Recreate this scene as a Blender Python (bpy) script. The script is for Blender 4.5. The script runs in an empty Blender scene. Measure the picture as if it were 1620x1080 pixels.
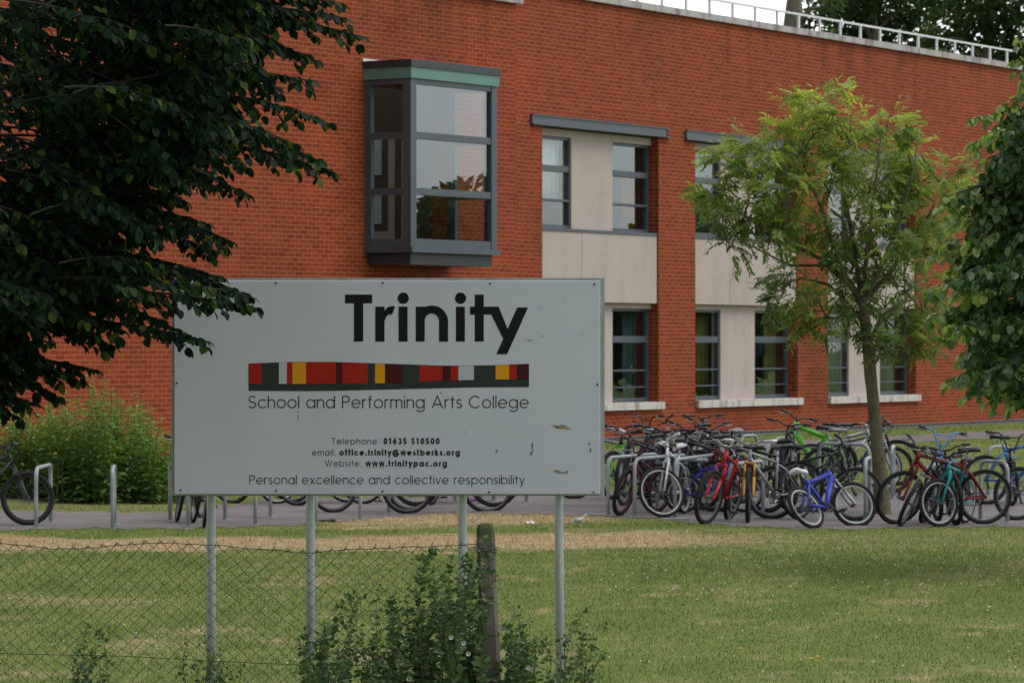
import bpy, math, random
import numpy as np
from mathutils import Vector, Matrix
R = math.radians
rnd = random.Random(7)
rng = np.random.default_rng(11)
scene = bpy.context.scene
COL = scene.collection

# ------------------------------------------------------------------ camera
F = 5600.0          # focal length in photo pixels (photo is 1620 wide)
CX, HY = 810.0, 543.0
CAMZ = 2.2
cam_data = bpy.data.cameras.new('camera')
cam_data.sensor_width = 36.0
cam_data.lens = F / 1620.0 * 36.0
cam_data.shift_y = 3.0 / 1620.0
cam_data.clip_start = 0.5
cam_data.clip_end = 5000.0
cam_data.dof.use_dof = True
cam_data.dof.focus_distance = 21.5
cam_data.dof.aperture_fstop = 10.0
cam = bpy.data.objects.new('camera', cam_data)
cam.location = (0, 0, CAMZ)
cam.rotation_euler = (R(90), 0, 0)
COL.objects.link(cam)
scene.camera = cam

# ------------------------------------------------------------------ sky, sun, exposure
SUN_AZ, SUN_EL = R(108), R(60)      # azimuth clockwise from +Y
world = bpy.data.worlds.new('World')
scene.world = world
world.use_nodes = True
nt = world.node_tree
nt.nodes.clear()
sky = nt.nodes.new('ShaderNodeTexSky')
sky.sky_type = 'NISHITA'
sky.sun_disc = False
sky.sun_elevation = SUN_EL
sky.sun_rotation = SUN_AZ
sky.dust_density = 1.6
sky.air_density = 1.2
hsv = nt.nodes.new('ShaderNodeHueSaturation')
hsv.inputs['Saturation'].default_value = 0.30
bg = nt.nodes.new('ShaderNodeBackground')
bg.inputs['Strength'].default_value = 0.125
wo = nt.nodes.new('ShaderNodeOutputWorld')
nt.links.new(sky.outputs[0], hsv.inputs['Color'])
# thin bright overcast, brightest low behind the school
tcw = nt.nodes.new('ShaderNodeTexCoord')
sepw = nt.nodes.new('ShaderNodeSeparateXYZ'); nt.links.new(tcw.outputs['Generated'], sepw.inputs[0])
mr = nt.nodes.new('ShaderNodeMapRange'); mr.interpolation_type = 'SMOOTHSTEP'
nt.links.new(sepw.outputs[1], mr.inputs[0])
mr.inputs[1].default_value = -0.5; mr.inputs[2].default_value = 0.9
mr.inputs[3].default_value = 0.9; mr.inputs[4].default_value = 2.1
cl = nt.nodes.new('ShaderNodeVectorMath'); cl.operation = 'SCALE'
nt.links.new(hsv.outputs[0], cl.inputs[0]); nt.links.new(mr.outputs[0], cl.inputs['Scale'])
nt.links.new(cl.outputs[0], bg.inputs['Color'])
nt.links.new(bg.outputs[0], wo.inputs['Surface'])
sl = bpy.data.lights.new('sun', 'SUN')
sl.energy = 1.1
sl.angle = R(32)
sl.color = (1.0, 0.95, 0.87)
so = bpy.data.objects.new('sun', sl)
sd = Vector((math.cos(SUN_EL) * math.sin(SUN_AZ), math.cos(SUN_EL) * math.cos(SUN_AZ), math.sin(SUN_EL)))
so.rotation_euler = sd.to_track_quat('Z', 'Y').to_euler()
so.location = (20, -10, 40)
COL.objects.link(so)
scene.view_settings.view_transform = 'Standard'
scene.view_settings.look = 'None'
scene.view_settings.exposure = 0.36
scene.view_settings.gamma = 1.0

# ------------------------------------------------------------------ geometry of the place
def at(px, py, Y):
    return Vector(((px - CX) / F * Y, Y, CAMZ - (py - HY) / F * Y))

class Facet:
    """a straight piece of the facade: s along it, d outwards, z up"""
    def __init__(self, px, Y, vp):
        ph = math.atan((vp - CX) / F)
        self.u = Vector((math.sin(ph), math.cos(ph), 0))
        self.n = Vector((math.cos(ph), -math.sin(ph), 0))
        self.p = Vector(((px - CX) / F * Y, Y, 0))
    def P(self, s, d, z):
        v = self.p + self.u * s + self.n * d
        return Vector((v.x, v.y, z))
    def s(self, px, d=0.0):
        t = (px - CX) / F
        q = self.p + self.n * d
        return (t * q.y - q.x) / (self.u.x - t * self.u.y)
    def z(self, px, py, d=0.0):
        v = self.P(self.s(px, d), d, 0)
        return CAMZ - (py - HY) / F * v.y
    def dist(self, x, y):
        return (x - self.p.x) * self.n.x + (y - self.p.y) * self.n.y

WR = Facet(816, 63.35, 4300)
WL = Facet(816, 62.95, 4610)

def smooth(x):
    x = min(1, max(0, x)); return x * x * (3 - 2 * x)
def ground(x, y):
    d = max(WR.dist(x, y), WL.dist(x, y), 0)
    L = 3 + 5 * smooth((x + 2) / 4)
    return 0.36 * math.exp(-d / L)
def gpt(px, py):
    Y = 40.0
    for _ in range(30):
        g = ground((px - CX) / F * Y, Y)
        Y = 0.5 * Y + 0.5 * (CAMZ - g) * F / max(py - HY, 20)
    x = (px - CX) / F * Y
    return Vector((x, Y, ground(x, Y)))

# ------------------------------------------------------------------ helpers: objects
def tag(o, label=None, cat=None, group=None, kind=None):
    if label: o['label'] = label
    if cat: o['category'] = cat
    if group: o['group'] = group
    if kind: o['kind'] = kind
    return o

def thing(name, label, cat, loc=(0, 0, 0), group=None):
    o = bpy.data.objects.new(name, None)
    o.empty_display_size = 0.2
    o.location = loc
    COL.objects.link(o)
    return tag(o, label, cat, group)

def root_loc(parent):
    p = parent
    while p.parent is not None: p = p.parent
    return p.location

class MB:
    def __init__(self):
        self.v = []; self.f = []; self.uv = []; self.mi = []; self.sm = []
        self.cur = 0; self.smooth = False
    def add(self, vs, fs, uvs=None):
        b = len(self.v)
        self.v += [tuple(x) for x in vs]
        for k, f in enumerate(fs):
            self.f.append([b + i for i in f])
            self.uv.append(uvs[k] if uvs else None)
            self.mi.append(self.cur); self.sm.append(self.smooth)
    def box(self, x0, x1, y0, y1, z0, z1):
        vs = [(x, y, z) for x in (x0, x1) for y in (y0, y1) for z in (z0, z1)]
        self.hexa(vs)
    def hexa(self, vs, uvs=None):
        # vs index = 4*i+2*j+k
        fs = [(0, 1, 3, 2), (4, 6, 7, 5), (0, 4, 5, 1), (2, 3, 7, 6), (0, 2, 6, 4), (1, 5, 7, 3)]
        self.add(vs, fs, uvs)
    def fbox(self, fc, s0, s1, d0, d1, z0, z1):
        ss, ds, zs = (s0, s1), (d0, d1), (z0, z1)
        vs, par = [], []
        for i in range(2):
            for j in range(2):
                for k in range(2):
                    vs.append(fc.P(ss[i], ds[j], zs[k])); par.append((ss[i], ds[j], zs[k]))
        fs = [(0, 1, 3, 2), (4, 6, 7, 5), (0, 4, 5, 1), (2, 3, 7, 6), (0, 2, 6, 4), (1, 5, 7, 3)]
        kinds = ['d', 'd', 's', 's', 't', 't']
        uvs = []
        for f, k in zip(fs, kinds):
            row = []
            for i in f:
                s, d, z = par[i]
                row.append((d + s0, z) if k == 'd' else ((s, z) if k == 's' else (s, d)))
            uvs.append(row)
        self.add(vs, fs, uvs)
    def tube(self, pts, r, n=8, caps=True, closed=False):
        pts = [Vector(p) for p in pts]
        m = len(pts)
        rs = r if isinstance(r, (list, tuple)) else [r] * m
        ring = []
        up = None
        for i in range(m):
            if closed:
                t = pts[(i + 1) % m] - pts[i - 1]
            else:
                t = pts[min(i + 1, m - 1)] - pts[max(i - 1, 0)]
            if t.length < 1e-9: t = Vector((0, 0, 1))
            t.normalize()
            if up is None:
                up = Vector((0, 0, 1)) if abs(t.z) < 0.9 else Vector((1, 0, 0))
            a = t.cross(up)
            if a.length < 1e-6: a = t.cross(Vector((0.3, 1, 0.2)))
            a.normalize(); b = a.cross(t).normalized(); up = b
            ring.append([pts[i] + (a * math.cos(2 * math.pi * k / n) + b * math.sin(2 * math.pi * k / n)) * rs[i] for k in range(n)])
        vs = [p for rg in ring for p in rg]
        fs = []
        for i in range(m if closed else m - 1):
            j = (i + 1) % m
            for k in range(n):
                k2 = (k + 1) % n
                fs.append((i * n + k, j * n + k, j * n + k2, i * n + k2))
        if caps and not closed:
            fs.append(tuple(range(n))); fs.append(tuple(reversed(range((m - 1) * n, m * n))))
        self.add(vs, fs)
    def ellipsoid(self, c, rad, rot=None, nu=10, nv=7):
        vs = []
        c = Vector(c)
        for j in range(nv + 1):
            th = math.pi * j / nv
            for i in range(nu):
                ph = 2 * math.pi * i / nu
                p = Vector((rad[0] * math.sin(th) * math.cos(ph), rad[1] * math.sin(th) * math.sin(ph), rad[2] * math.cos(th)))
                if rot is not None: p = rot @ p
                vs.append(c + p)
        fs = []
        for j in range(nv):
            for i in range(nu):
                i2 = (i + 1) % nu
                fs.append((j * nu + i, (j + 1) * nu + i, (j + 1) * nu + i2, j * nu + i2))
        self.add(vs, fs)
    def build(self, name, mats, parent=None, off=None):
        if not isinstance(mats, (list, tuple)): mats = [mats]
        me = bpy.data.meshes.new(name)
        o3 = Vector(off) if off is not None else (root_loc(parent) if parent is not None else Vector((0, 0, 0)))
        me.from_pydata([(a - o3.x, b - o3.y, c - o3.z) for a, b, c in self.v], [], self.f)
        if any(u is not None for u in self.uv):
            ul = me.uv_layers.new(name='UVMap')
            k = 0
            flat = []
            for u, f in zip(self.uv, self.f):
                flat += [c for q in (u if u is not None else [(0, 0)] * len(f)) for c in q]
            ul.data.foreach_set('uv', flat)
        me.polygons.foreach_set('material_index', self.mi)
        me.polygons.foreach_set('use_smooth', self.sm)
        for m in mats: me.materials.append(m)
        me.update()
        return link(name, me, parent)

def link(name, me, parent=None):
    o = bpy.data.objects.new(name, me)
    COL.objects.link(o)
    if parent is not None: o.parent = parent
    return o

def np_mesh(name, verts, faces, mat, parent=None, tint=None, smooth_=False, off=None):
    """verts (N,3) array, faces (M,k) array"""
    me = bpy.data.meshes.new(name)
    verts = np.asarray(verts, dtype=np.float64).copy()
    o3 = np.array(off if off is not None else (root_loc(parent) if parent is not None else (0, 0, 0)))
    verts -= o3
    k = faces.shape[1]
    me.vertices.add(len(verts)); me.vertices.foreach_set('co', verts.astype(np.float32).ravel())
    me.loops.add(faces.size); me.loops.foreach_set('vertex_index', faces.astype(np.int32).ravel())
    me.polygons.add(len(faces)); me.polygons.foreach_set('loop_start', np.arange(0, faces.size, k, dtype=np.int32))
    if smooth_: me.polygons.foreach_set('use_smooth', np.ones(len(faces), dtype=bool))
    if tint is not None:
        at_ = me.attributes.new('tint', 'FLOAT', 'POINT')
        at_.data.foreach_set('value', np.asarray(tint, dtype=np.float32))
    me.materials.append(mat)
    me.update(calc_edges=True)
    me.validate()
    return link(name, me, parent)

# ------------------------------------------------------------------ materials
def new_mat(name):
    m = bpy.data.materials.new(name); m.use_nodes = True
    t = m.node_tree; t.nodes.clear()
    out = t.nodes.new('ShaderNodeOutputMaterial')
    return m, t, out
def N(t, kind, **kw):
    n = t.nodes.new(kind)
    for k, v in kw.items():
        if k.startswith('i_'):
            n.inputs[k[2:].replace('_', ' ')].default_value = v
        else: setattr(n, k, v)
    return n
def L(t, a, b): t.links.new(a, b)
def ramp(t, stops, interp='LINEAR'):
    r = t.nodes.new('ShaderNodeValToRGB')
    r.color_ramp.interpolation = interp
    els = r.color_ramp.elements
    while len(els) < len(stops): els.new(0.5)
    for e, (p, c) in zip(els, stops):
        e.position = p; e.color = (c[0], c[1], c[2], 1)
    return r
def mixc(t, a, b, fac, blend='MIX'):
    m = t.nodes.new('ShaderNodeMix'); m.data_type = 'RGBA'; m.blend_type = blend
    for val, idx in ((a, 6), (b, 7)):
        if isinstance(val, (tuple, list)): m.inputs[idx].default_value = (*val[:3], 1)
        else: L(t, val, m.inputs[idx])
    if isinstance(fac, (int, float)): m.inputs[0].default_value = fac
    else: L(t, fac, m.inputs[0])
    return m.outputs[2]
def mathn(t, op, a, b=None, c=None, clamp=False):
    m = t.nodes.new('ShaderNodeMath'); m.operation = op; m.use_clamp = clamp
    for i, v in enumerate((a, b, c)):
        if v is None: continue
        if isinstance(v, (int, float)): m.inputs[i].default_value = v
        else: L(t, v, m.inputs[i])
    return m.outputs[0]
def sstep(t, x, a, b):
    n = t.nodes.new('ShaderNodeMapRange'); n.interpolation_type = 'SMOOTHSTEP'
    L(t, x, n.inputs[0]); n.inputs[1].default_value = a; n.inputs[2].default_value = b
    return n.outputs[0]
def noise(t, vec, scale, detail=4, rough=0.55):
    n = t.nodes.new('ShaderNodeTexNoise')
    n.inputs['Scale'].default_value = scale; n.inputs['Detail'].default_value = detail
    n.inputs['Roughness'].default_value = rough
    if vec is not None: L(t, vec, n.inputs['Vector'])
    return n.outputs[0]
def scaled(t, vec, s):
    m = t.nodes.new('ShaderNodeMapping'); m.inputs['Scale'].default_value = s
    L(t, vec, m.inputs['Vector']); return m.outputs[0]
def princ(t, out, col, rough=0.6, metal=0.0, spec=0.4, bump=None, bstr=0.3, bdist=0.01):
    p = t.nodes.new('ShaderNodeBsdfPrincipled')
    if isinstance(col, (tuple, list)): p.inputs['Base Color'].default_value = (*col[:3], 1)
    else: L(t, col, p.inputs['Base Color'])
    if isinstance(rough, (int, float)): p.inputs['Roughness'].default_value = rough
    else: L(t, rough, p.inputs['Roughness'])
    p.inputs['Metallic'].default_value = metal
    p.inputs['Specular IOR Level'].default_value = spec
    if bump is not None:
        b = t.nodes.new('ShaderNodeBump'); b.inputs['Strength'].default_value = bstr
        b.inputs['Distance'].default_value = bdist
        L(t, bump, b.inputs['Height']); L(t, b.outputs[0], p.inputs['Normal'])
    if out is not None: L(t, p.outputs[0], out.inputs['Surface'])
    return p
_mc = {}
def paint(name, col, rough=0.45, metal=0.0, var=0.15, scale=8.0, spec=0.4):
    key = (name, tuple(col), rough, metal)
    if key in _mc: return _mc[key]
    m, t, out = new_mat(name)
    tc = N(t, 'ShaderNodeTexCoord')
    nz = noise(t, tc.outputs['Object'], scale, 5, 0.6)
    lo = tuple(c * (1 - var) for c in col); hi = tuple(min(1, c * (1 + var)) for c in col)
    c = ramp(t, [(0.3, lo), (0.7, hi)])
    L(t, nz, c.inputs[0])
    rr = mathn(t, 'MULTIPLY_ADD', nz, 0.3, rough - 0.15)
    princ(t, out, c.outputs[0], rr, metal, spec)
    _mc[key] = m
    return m

def brick_mat():
    m, t, out = new_mat('brick')
    uv = N(t, 'ShaderNodeUVMap')
    b = N(t, 'ShaderNodeTexBrick')
    b.inputs['Scale'].default_value = 1.0
    b.inputs['Brick Width'].default_value = 0.225
    b.inputs['Row Height'].default_value = 0.075
    b.inputs['Mortar Size'].default_value = 0.0058
    b.inputs['Mortar Smooth'].default_value = 0.15
    b.inputs['Bias'].default_value = -0.1
    b.inputs['Color1'].default_value = (0.258, 0.047, 0.0145, 1)
    b.inputs['Color2'].default_value = (0.172, 0.030, 0.0115, 1)
    b.inputs['Mortar'].default_value = (0.37, 0.135, 0.070, 1)
    L(t, uv.outputs[0], b.inputs['Vector'])
    geo = N(t, 'ShaderNodeNewGeometry')
    big = noise(t, geo.outputs['Position'], 0.35, 5, 0.6)
    fine = noise(t, geo.outputs['Position'], 9.0, 4, 0.65)
    c1 = mixc(t, b.outputs['Color'], (1.22, 1.15, 1.1), sstep(t, big, 0.52, 0.75), 'MULTIPLY')
    c2 = mixc(t, c1, (0.68, 0.74, 0.8), sstep(t, big, 0.46, 0.25), 'MULTIPLY')
    c3 = mixc(t, c2, (0.78, 0.74, 0.72), sstep(t, fine, 0.52, 0.72), 'MULTIPLY')
    # pale lime bloom in patches
    bl = noise(t, scaled(t, geo.outputs['Position'], (0.5, 0.5, 0.8)), 1.1, 6, 0.7)
    c4 = mixc(t, c3, (0.42, 0.25, 0.2), mathn(t, 'MULTIPLY', sstep(t, bl, 0.62, 0.8), 0.35))
    # a weathered course here and there, as bricklayers' lifts show
    sep = N(t, 'ShaderNodeSeparateXYZ'); L(t, geo.outputs['Position'], sep.inputs[0])
    lift = noise(t, scaled(t, geo.outputs['Position'], (0.02, 0.02, 1.0)), 2.2, 3, 0.8)
    c5 = mixc(t, c4, (1.06, 1.05, 1.05), sstep(t, lift, 0.55, 0.7), 'MULTIPLY')
    # soot and rain streaks running down from the coping, and thin movement joints
    stn = noise(t, scaled(t, geo.outputs['Position'], (1.3, 1.3, 0.12)), 1.6, 5, 0.7)
    up = sstep(t, sep.outputs[2], 6.6, 8.5)
    c5 = mixc(t, c5, (0.55, 0.6, 0.66), mathn(t, 'MULTIPLY', mathn(t, 'MULTIPLY', sstep(t, stn, 0.5, 0.7), up), 0.8), 'MULTIPLY')
    us = N(t, 'ShaderNodeSeparateXYZ'); L(t, uv.outputs[0], us.inputs[0])
    jt = mathn(t, 'LESS_THAN', mathn(t, 'ABSOLUTE', mathn(t, 'SUBTRACT', mathn(t, 'PINGPONG', mathn(t, 'SUBTRACT', us.outputs[0], JOINT), 8.0), 0.0)), 0.009)
    c5 = mixc(t, c5, (0.10, 0.055, 0.04), mathn(t, 'MULTIPLY', jt, 0.7))
    h = mathn(t, 'MULTIPLY_ADD', fine, 0.25, mathn(t, 'SUBTRACT', 1.0, b.outputs['Fac']))
    princ(t, out, c5, 0.86, 0, 0.2, h, 0.6, 0.006)
    return m
def dark_brick_mat():
    m, t, out = new_mat('engineering_brick')
    uv = N(t, 'ShaderNodeUVMap')
    b = N(t, 'ShaderNodeTexBrick')
    b.inputs['Scale'].default_value = 1.0
    b.inputs['Brick Width'].default_value = 0.225; b.inputs['Row Height'].default_value = 0.075
    b.inputs['Mortar Size'].default_value = 0.008
    b.inputs['Color1'].default_value = (0.055, 0.055, 0.065, 1)
    b.inputs['Color2'].default_value = (0.035, 0.034, 0.042, 1)
    b.inputs['Mortar'].default_value = (0.24, 0.22, 0.21, 1)
    L(t, uv.outputs[0], b.inputs['Vector'])
    princ(t, out, b.outputs['Color'], 0.6, 0, 0.3)
    return m
def stone_mat(name, base, dirt, amount=0.5, scale=1.0, rough=0.85, thr=(0.45, 0.68)):
    m, t, out = new_mat(name)
    geo = N(t, 'ShaderNodeNewGeometry')
    a = noise(t, scaled(t, geo.outputs['Position'], (1.0, 1.0, 0.35)), 2.3 * scale, 6, 0.7)
    f = noise(t, geo.outputs['Position'], 26 * scale, 4, 0.6)
    c = mixc(t, base, dirt, mathn(t, 'MULTIPLY', sstep(t, a, *thr), amount))
    c = mixc(t, c, (0.82, 0.82, 0.82), sstep(t, f, 0.5, 0.75), 'MULTIPLY')
    princ(t, out, c, rough, 0, 0.25, f, 0.15, 0.01)
    return m
def glass_mat(name='window_glass', tint=(0.8, 0.88, 0.86), r0=0.12):
    m, t, out = new_mat(name)
    lw = N(t, 'ShaderNodeLayerWeight'); lw.inputs['Blend'].default_value = 0.5
    p = mathn(t, 'POWER', lw.outputs['Facing'], 4.0)
    fac = mathn(t, 'MULTIPLY_ADD', p, 0.85, r0, clamp=True)
    tr = N(t, 'ShaderNodeBsdfTransparent'); tr.inputs['Color'].default_value = (*tint, 1)
    gl = N(t, 'ShaderNodeBsdfGlossy'); gl.inputs['Roughness'].default_value = 0.0; gl.inputs['Color'].default_value = (0.82, 0.92, 1.0, 1)
    geo = N(t, 'ShaderNodeNewGeometry')
    wv = noise(t, geo.outputs['Position'], 1.3, 2, 0.5)
    bp = N(t, 'ShaderNodeBump'); bp.inputs['Strength'].default_value = 0.035; bp.inputs['Distance'].default_value = 0.02
    L(t, wv, bp.inputs['Height']); L(t, bp.outputs[0], gl.inputs['Normal'])
    mx = N(t, 'ShaderNodeMixShader')
    L(t, fac, mx.inputs[0]); L(t, tr.outputs[0], mx.inputs[1]); L(t, gl.outputs[0], mx.inputs[2])
    L(t, mx.outputs[0], out.inputs['Surface'])
    return m
def leaf_mat(name, stops, trans=0.3, rough=0.42, spec=0.35, tcol=1.5):
    m, t, out = new_mat(name)
    a = N(t, 'ShaderNodeAttribute'); a.attribute_name = 'tint'
    c = ramp(t, stops); L(t, a.outputs['Fac'], c.inputs[0])
    geo = N(t, 'ShaderNodeNewGeometry')
    f = noise(t, geo.outputs['Position'], 30, 3, 0.6)
    col = mixc(t, c.outputs[0], (0.72, 0.75, 0.7), sstep(t, f, 0.45, 0.7), 'MULTIPLY')
    p = princ(t, None, col, rough, 0, spec)
    tl = N(t, 'ShaderNodeBsdfTranslucent')
    tc = mixc(t, col, (tcol, tcol * 1.05, tcol * 0.5), 1.0, 'MULTIPLY')
    L(t, tc, tl.inputs['Color'])
    mx = N(t, 'ShaderNodeMixShader'); mx.inputs[0].default_value = trans
    L(t, p.outputs[0], mx.inputs[1]); L(t, tl.outputs[0], mx.inputs[2]); L(t, mx.outputs[0], out.inputs['Surface'])
    return m
def bark_mat(name, a, b, scale=1.0):
    m, t, out = new_mat(name)
    geo = N(t, 'ShaderNodeNewGeometry')
    n1 = noise(t, scaled(t, geo.outputs['Position'], (1, 1, 0.22)), 28 * scale, 5, 0.65)
    n2 = noise(t, geo.outputs['Position'], 3.5 * scale, 4, 0.6)
    c = ramp(t, [(0.3, a), (0.7, b)]); L(t, n1, c.inputs[0])
    col = mixc(t, c.outputs[0], (0.7, 0.85, 0.6), sstep(t, n2, 0.45, 0.7), 'MULTIPLY')
    princ(t, out, col, 0.9, 0, 0.15, n1, 0.8, 0.02)
    return m

def lawn_colour(t, blade=False):
    geo = N(t, 'ShaderNodeNewGeometry')
    pos = geo.outputs['Position']
    sep = N(t, 'ShaderNodeSeparateXYZ'); L(t, pos, sep.inputs[0])
    X, Y = sep.outputs[0], sep.outputs[1]
    wob = noise(t, scaled(t, pos, (0.55, 0.9, 0)), 1.0, 4, 0.6)
    w2 = noise(t, scaled(t, pos, (0.75, 0.30, 0)), 1.5, 8, 0.75)
    # dry strip a few metres in front of the tarmac
    yy = mathn(t, 'ADD', Y, mathn(t, 'MULTIPLY', mathn(t, 'SUBTRACT', wob, 0.5), 4.5))
    yy = mathn(t, 'ADD', yy, mathn(t, 'MULTIPLY', X, -0.05))
    band = mathn(t, 'SUBTRACT', 1.0, sstep(t, mathn(t, 'ABSOLUTE', mathn(t, 'SUBTRACT', yy, 38.7)), 0.9, 1.9))
    band = mathn(t, 'MULTIPLY', band, mathn(t, 'SUBTRACT', 1.0, mathn(t, 'MULTIPLY', sstep(t, X, 1.2, 3.6), 0.8)))
    edge = mathn(t, 'MULTIPLY', sstep(t, yy, 41.6, 42.6), mathn(t, 'SUBTRACT', 1.0, sstep(t, Y, 47.0, 49.0)))
    e2 = mathn(t, 'MULTIPLY', edge, mathn(t, 'MULTIPLY_ADD', mathn(t, 'MULTIPLY', sstep(t, X, -2.6, -1.7), sstep(t, X, 1.5, 0.7)), 0.75, 0.22))
    # worn patches nearer the camera
    p1 = noise(t, scaled(t, pos, (0.6, 0.34, 0)), 1.1, 8, 0.74)
    patch = mathn(t, 'MULTIPLY', sstep(t, p1, 0.51, 0.69), 0.85)
    patch = mathn(t, 'MULTIPLY', patch, mathn(t, 'SUBTRACT', 1.0, mathn(t, 'MULTIPLY', sstep(t, Y, 33, 37), 0.8)))
    dry = mathn(t, 'MAXIMUM', mathn(t, 'MAXIMUM', band, e2), patch, clamp=True)
    speck = noise(t, scaled(t, pos, (1.0, 0.4, 0)), 7.0, 5, 0.72)
    dry = mathn(t, 'ADD', dry, mathn(t, 'MULTIPLY', mathn(t, 'SUBTRACT', speck, 0.52), 0.85), clamp=True)
    g1 = ramp(t, [(0.25, (0.098, 0.150, 0.033)), (0.5, (0.152, 0.200, 0.050)), (0.75, (0.26, 0.27, 0.095))])
    L(t, w2, g1.inputs[0])
    s1 = ramp(t, [(0.3, (0.34, 0.245, 0.145)), (0.7, (0.54, 0.41, 0.26))])
    L(t, speck, s1.inputs[0])
    return mixc(t, g1.outputs[0], s1.outputs[0], dry), speck, pos, dry
def lawn_mat():
    m, t, out = new_mat('lawn')
    c, speck, pos, dry = lawn_colour(t)
    f = noise(t, pos, 45, 4, 0.7)
    c = mixc(t, c, (0.62, 0.62, 0.55), sstep(t, f, 0.42, 0.7), 'MULTIPLY')
    princ(t, out, c, 0.95, 0, 0.1, f, 0.7, 0.03)
    return m
def blade_mat():
    m, t, out = new_mat('grass_blades')
    c, speck, pos, dry = lawn_colour(t)
    a = N(t, 'ShaderNodeAttribute'); a.attribute_name = 'tint'
    r = ramp(t, [(0.0, (0.6, 0.68, 0.5)), (0.55, (1.0, 1.05, 0.9)), (0.8, (1.25, 1.25, 1.05)), (1.0, (2.1, 1.75, 1.6))])
    L(t, a.outputs['Fac'], r.inputs[0])
    c = mixc(t, c, r.outputs[0], 1.0, 'MULTIPLY')
    p = princ(t, None, c, 0.7, 0, 0.2)
    tl = N(t, 'ShaderNodeBsdfTranslucent'); L(t, c, tl.inputs['Color'])
    mx = N(t, 'ShaderNodeMixShader'); mx.inputs[0].default_value = 0.3
    L(t, p.outputs[0], mx.inputs[1]); L(t, tl.outputs[0], mx.inputs[2]); L(t, mx.outputs[0], out.inputs['Surface'])
    return m
def asphalt_mat(name, a, b):
    m, t, out = new_mat(name)
    geo = N(t, 'ShaderNodeNewGeometry')
    n1 = noise(t, scaled(t, geo.outputs['Position'], (0.6, 1.0, 1)), 0.8, 6, 0.65)
    n2 = noise(t, geo.outputs['Position'], 60, 4, 0.7)
    c = ramp(t, [(0.35, a), (0.65, b)]); L(t, n1, c.inputs[0])
    col = mixc(t, c.outputs[0], (0.7, 0.7, 0.7), sstep(t, n2, 0.45, 0.7), 'MULTIPLY')
    princ(t, out, col, 0.9, 0, 0.2, n2, 0.4, 0.01)
    return m

M = {}
JOINT = WR.s(1470)
M['brick'] = brick_mat()
M['plinth'] = dark_brick_mat()
M['coping'] = stone_mat('coping_stone', (0.42, 0.40, 0.40), (0.15, 0.11, 0.115), 0.9, 1.4)
M['sill'] = stone_mat('sill_stone', (0.56, 0.53, 0.49), (0.2, 0.15, 0.13), 0.75, 1.6)
M['render'] = stone_mat('cream_render', (0.45, 0.385, 0.35), (0.33, 0.275, 0.245), 0.4, 0.8)
M['steel'] = paint('blue_grey_steel', (0.060, 0.078, 0.096), 0.4, 0, 0.12, 3)
M['steel_dark'] = paint('dark_grey_steel', (0.028, 0.033, 0.042), 0.45, 0, 0.15, 3)
M['verdigris'] = paint('green_copper_band', (0.105, 0.225, 0.19), 0.5, 0, 0.1, 2)
M['glass'] = glass_mat(r0=0.14)
M['rail'] = paint('white_railing', (0.6, 0.62, 0.6), 0.4, 0, 0.08)
M['inside'] = paint('interior_plaster', (0.30, 0.28, 0.24), 0.9, 0, 0.1)
M['roof'] = paint('flat_roof_felt', (0.12, 0.12, 0.12), 0.9)
M['lawn'] = lawn_mat()
M['blades'] = blade_mat()
M['asphalt'] = asphalt_mat('asphalt', (0.145, 0.125, 0.125), (0.215, 0.19, 0.185))
M['path'] = asphalt_mat('path_asphalt', (0.16, 0.135, 0.13), (0.21, 0.18, 0.175))
# ------------------------------------------------------------------ ground
def gvec(X, Y):
    d1 = (X - WR.p.x) * WR.n.x + (Y - WR.p.y) * WR.n.y
    d2 = (X - WL.p.x) * WL.n.x + (Y - WL.p.y) * WL.n.y
    d = np.maximum(np.maximum(d1, d2), 0)
    s = np.clip((X + 2) / 4, 0, 1); s = s * s * (3 - 2 * s)
    return 0.36 * np.exp(-d / (3 + 5 * s))
def grid_sheet(name, xs, ys, dz, mat):
    XX, YY = np.meshgrid(xs, ys)
    Z = gvec(XX, YY) + dz
    V = np.stack([XX.ravel(), YY.ravel(), Z.ravel()], 1)
    nx, ny = len(xs), len(ys)
    i = np.arange((nx - 1) * (ny - 1)); r, c = i // (nx - 1), i % (nx - 1)
    a = r * nx + c
    Fc = np.stack([a, a + 1, a + nx + 1, a + nx], 1)
    return np_mesh(name, V, Fc, mat, smooth_=True)
xs = np.concatenate([np.linspace(-900, -30, 12), np.arange(-20, 34, 0.5), np.linspace(45, 900, 12)])
ys = np.concatenate([np.linspace(-60, 12, 8), np.arange(15, 100, 0.5), np.linspace(110, 2500, 14)])
tag(grid_sheet('lawn', xs, ys, 0.0, M['lawn']), 'mown lawn with dry straw coloured strips', None, None, 'structure')

def strip(name, cols, dz, mat):
    """cols: list of (near point, far point) on the ground"""
    nseg = 12
    V, Fc = [], []
    for a, b in cols:
        for k in range(nseg + 1):
            p = a.lerp(b, k / nseg); V.append((p.x, p.y, ground(p.x, p.y) + dz))
    for i in range(len(cols) - 1):
        for k in range(nseg):
            q = i * (nseg + 1) + k
            Fc.append((q, q + nseg + 1, q + nseg + 2, q + 1))
    return np_mesh(name, np.array(V), np.array(Fc), mat, smooth_=True)
fx = [-500, 0, 150, 300, 450, 560, 640, 720, 840, 960, 1050, 1110, 1200, 1300, 1420, 1540, 1640, 1900]
fy = [840, 839, 836, 837, 831, 823, 816, 812, 813, 817, 821, 829, 834, 838, 836, 834, 833, 832]
bx = [-500, 0, 60, 260, 420, 580, 740, 900, 1000, 1100, 1200, 1300, 1400, 1500, 1640, 1900]
by = [806, 806, 809, 812, 792, 788, 785, 783, 778, 775, 776, 778, 777, 776, 775, 774]
cols = []
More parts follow.
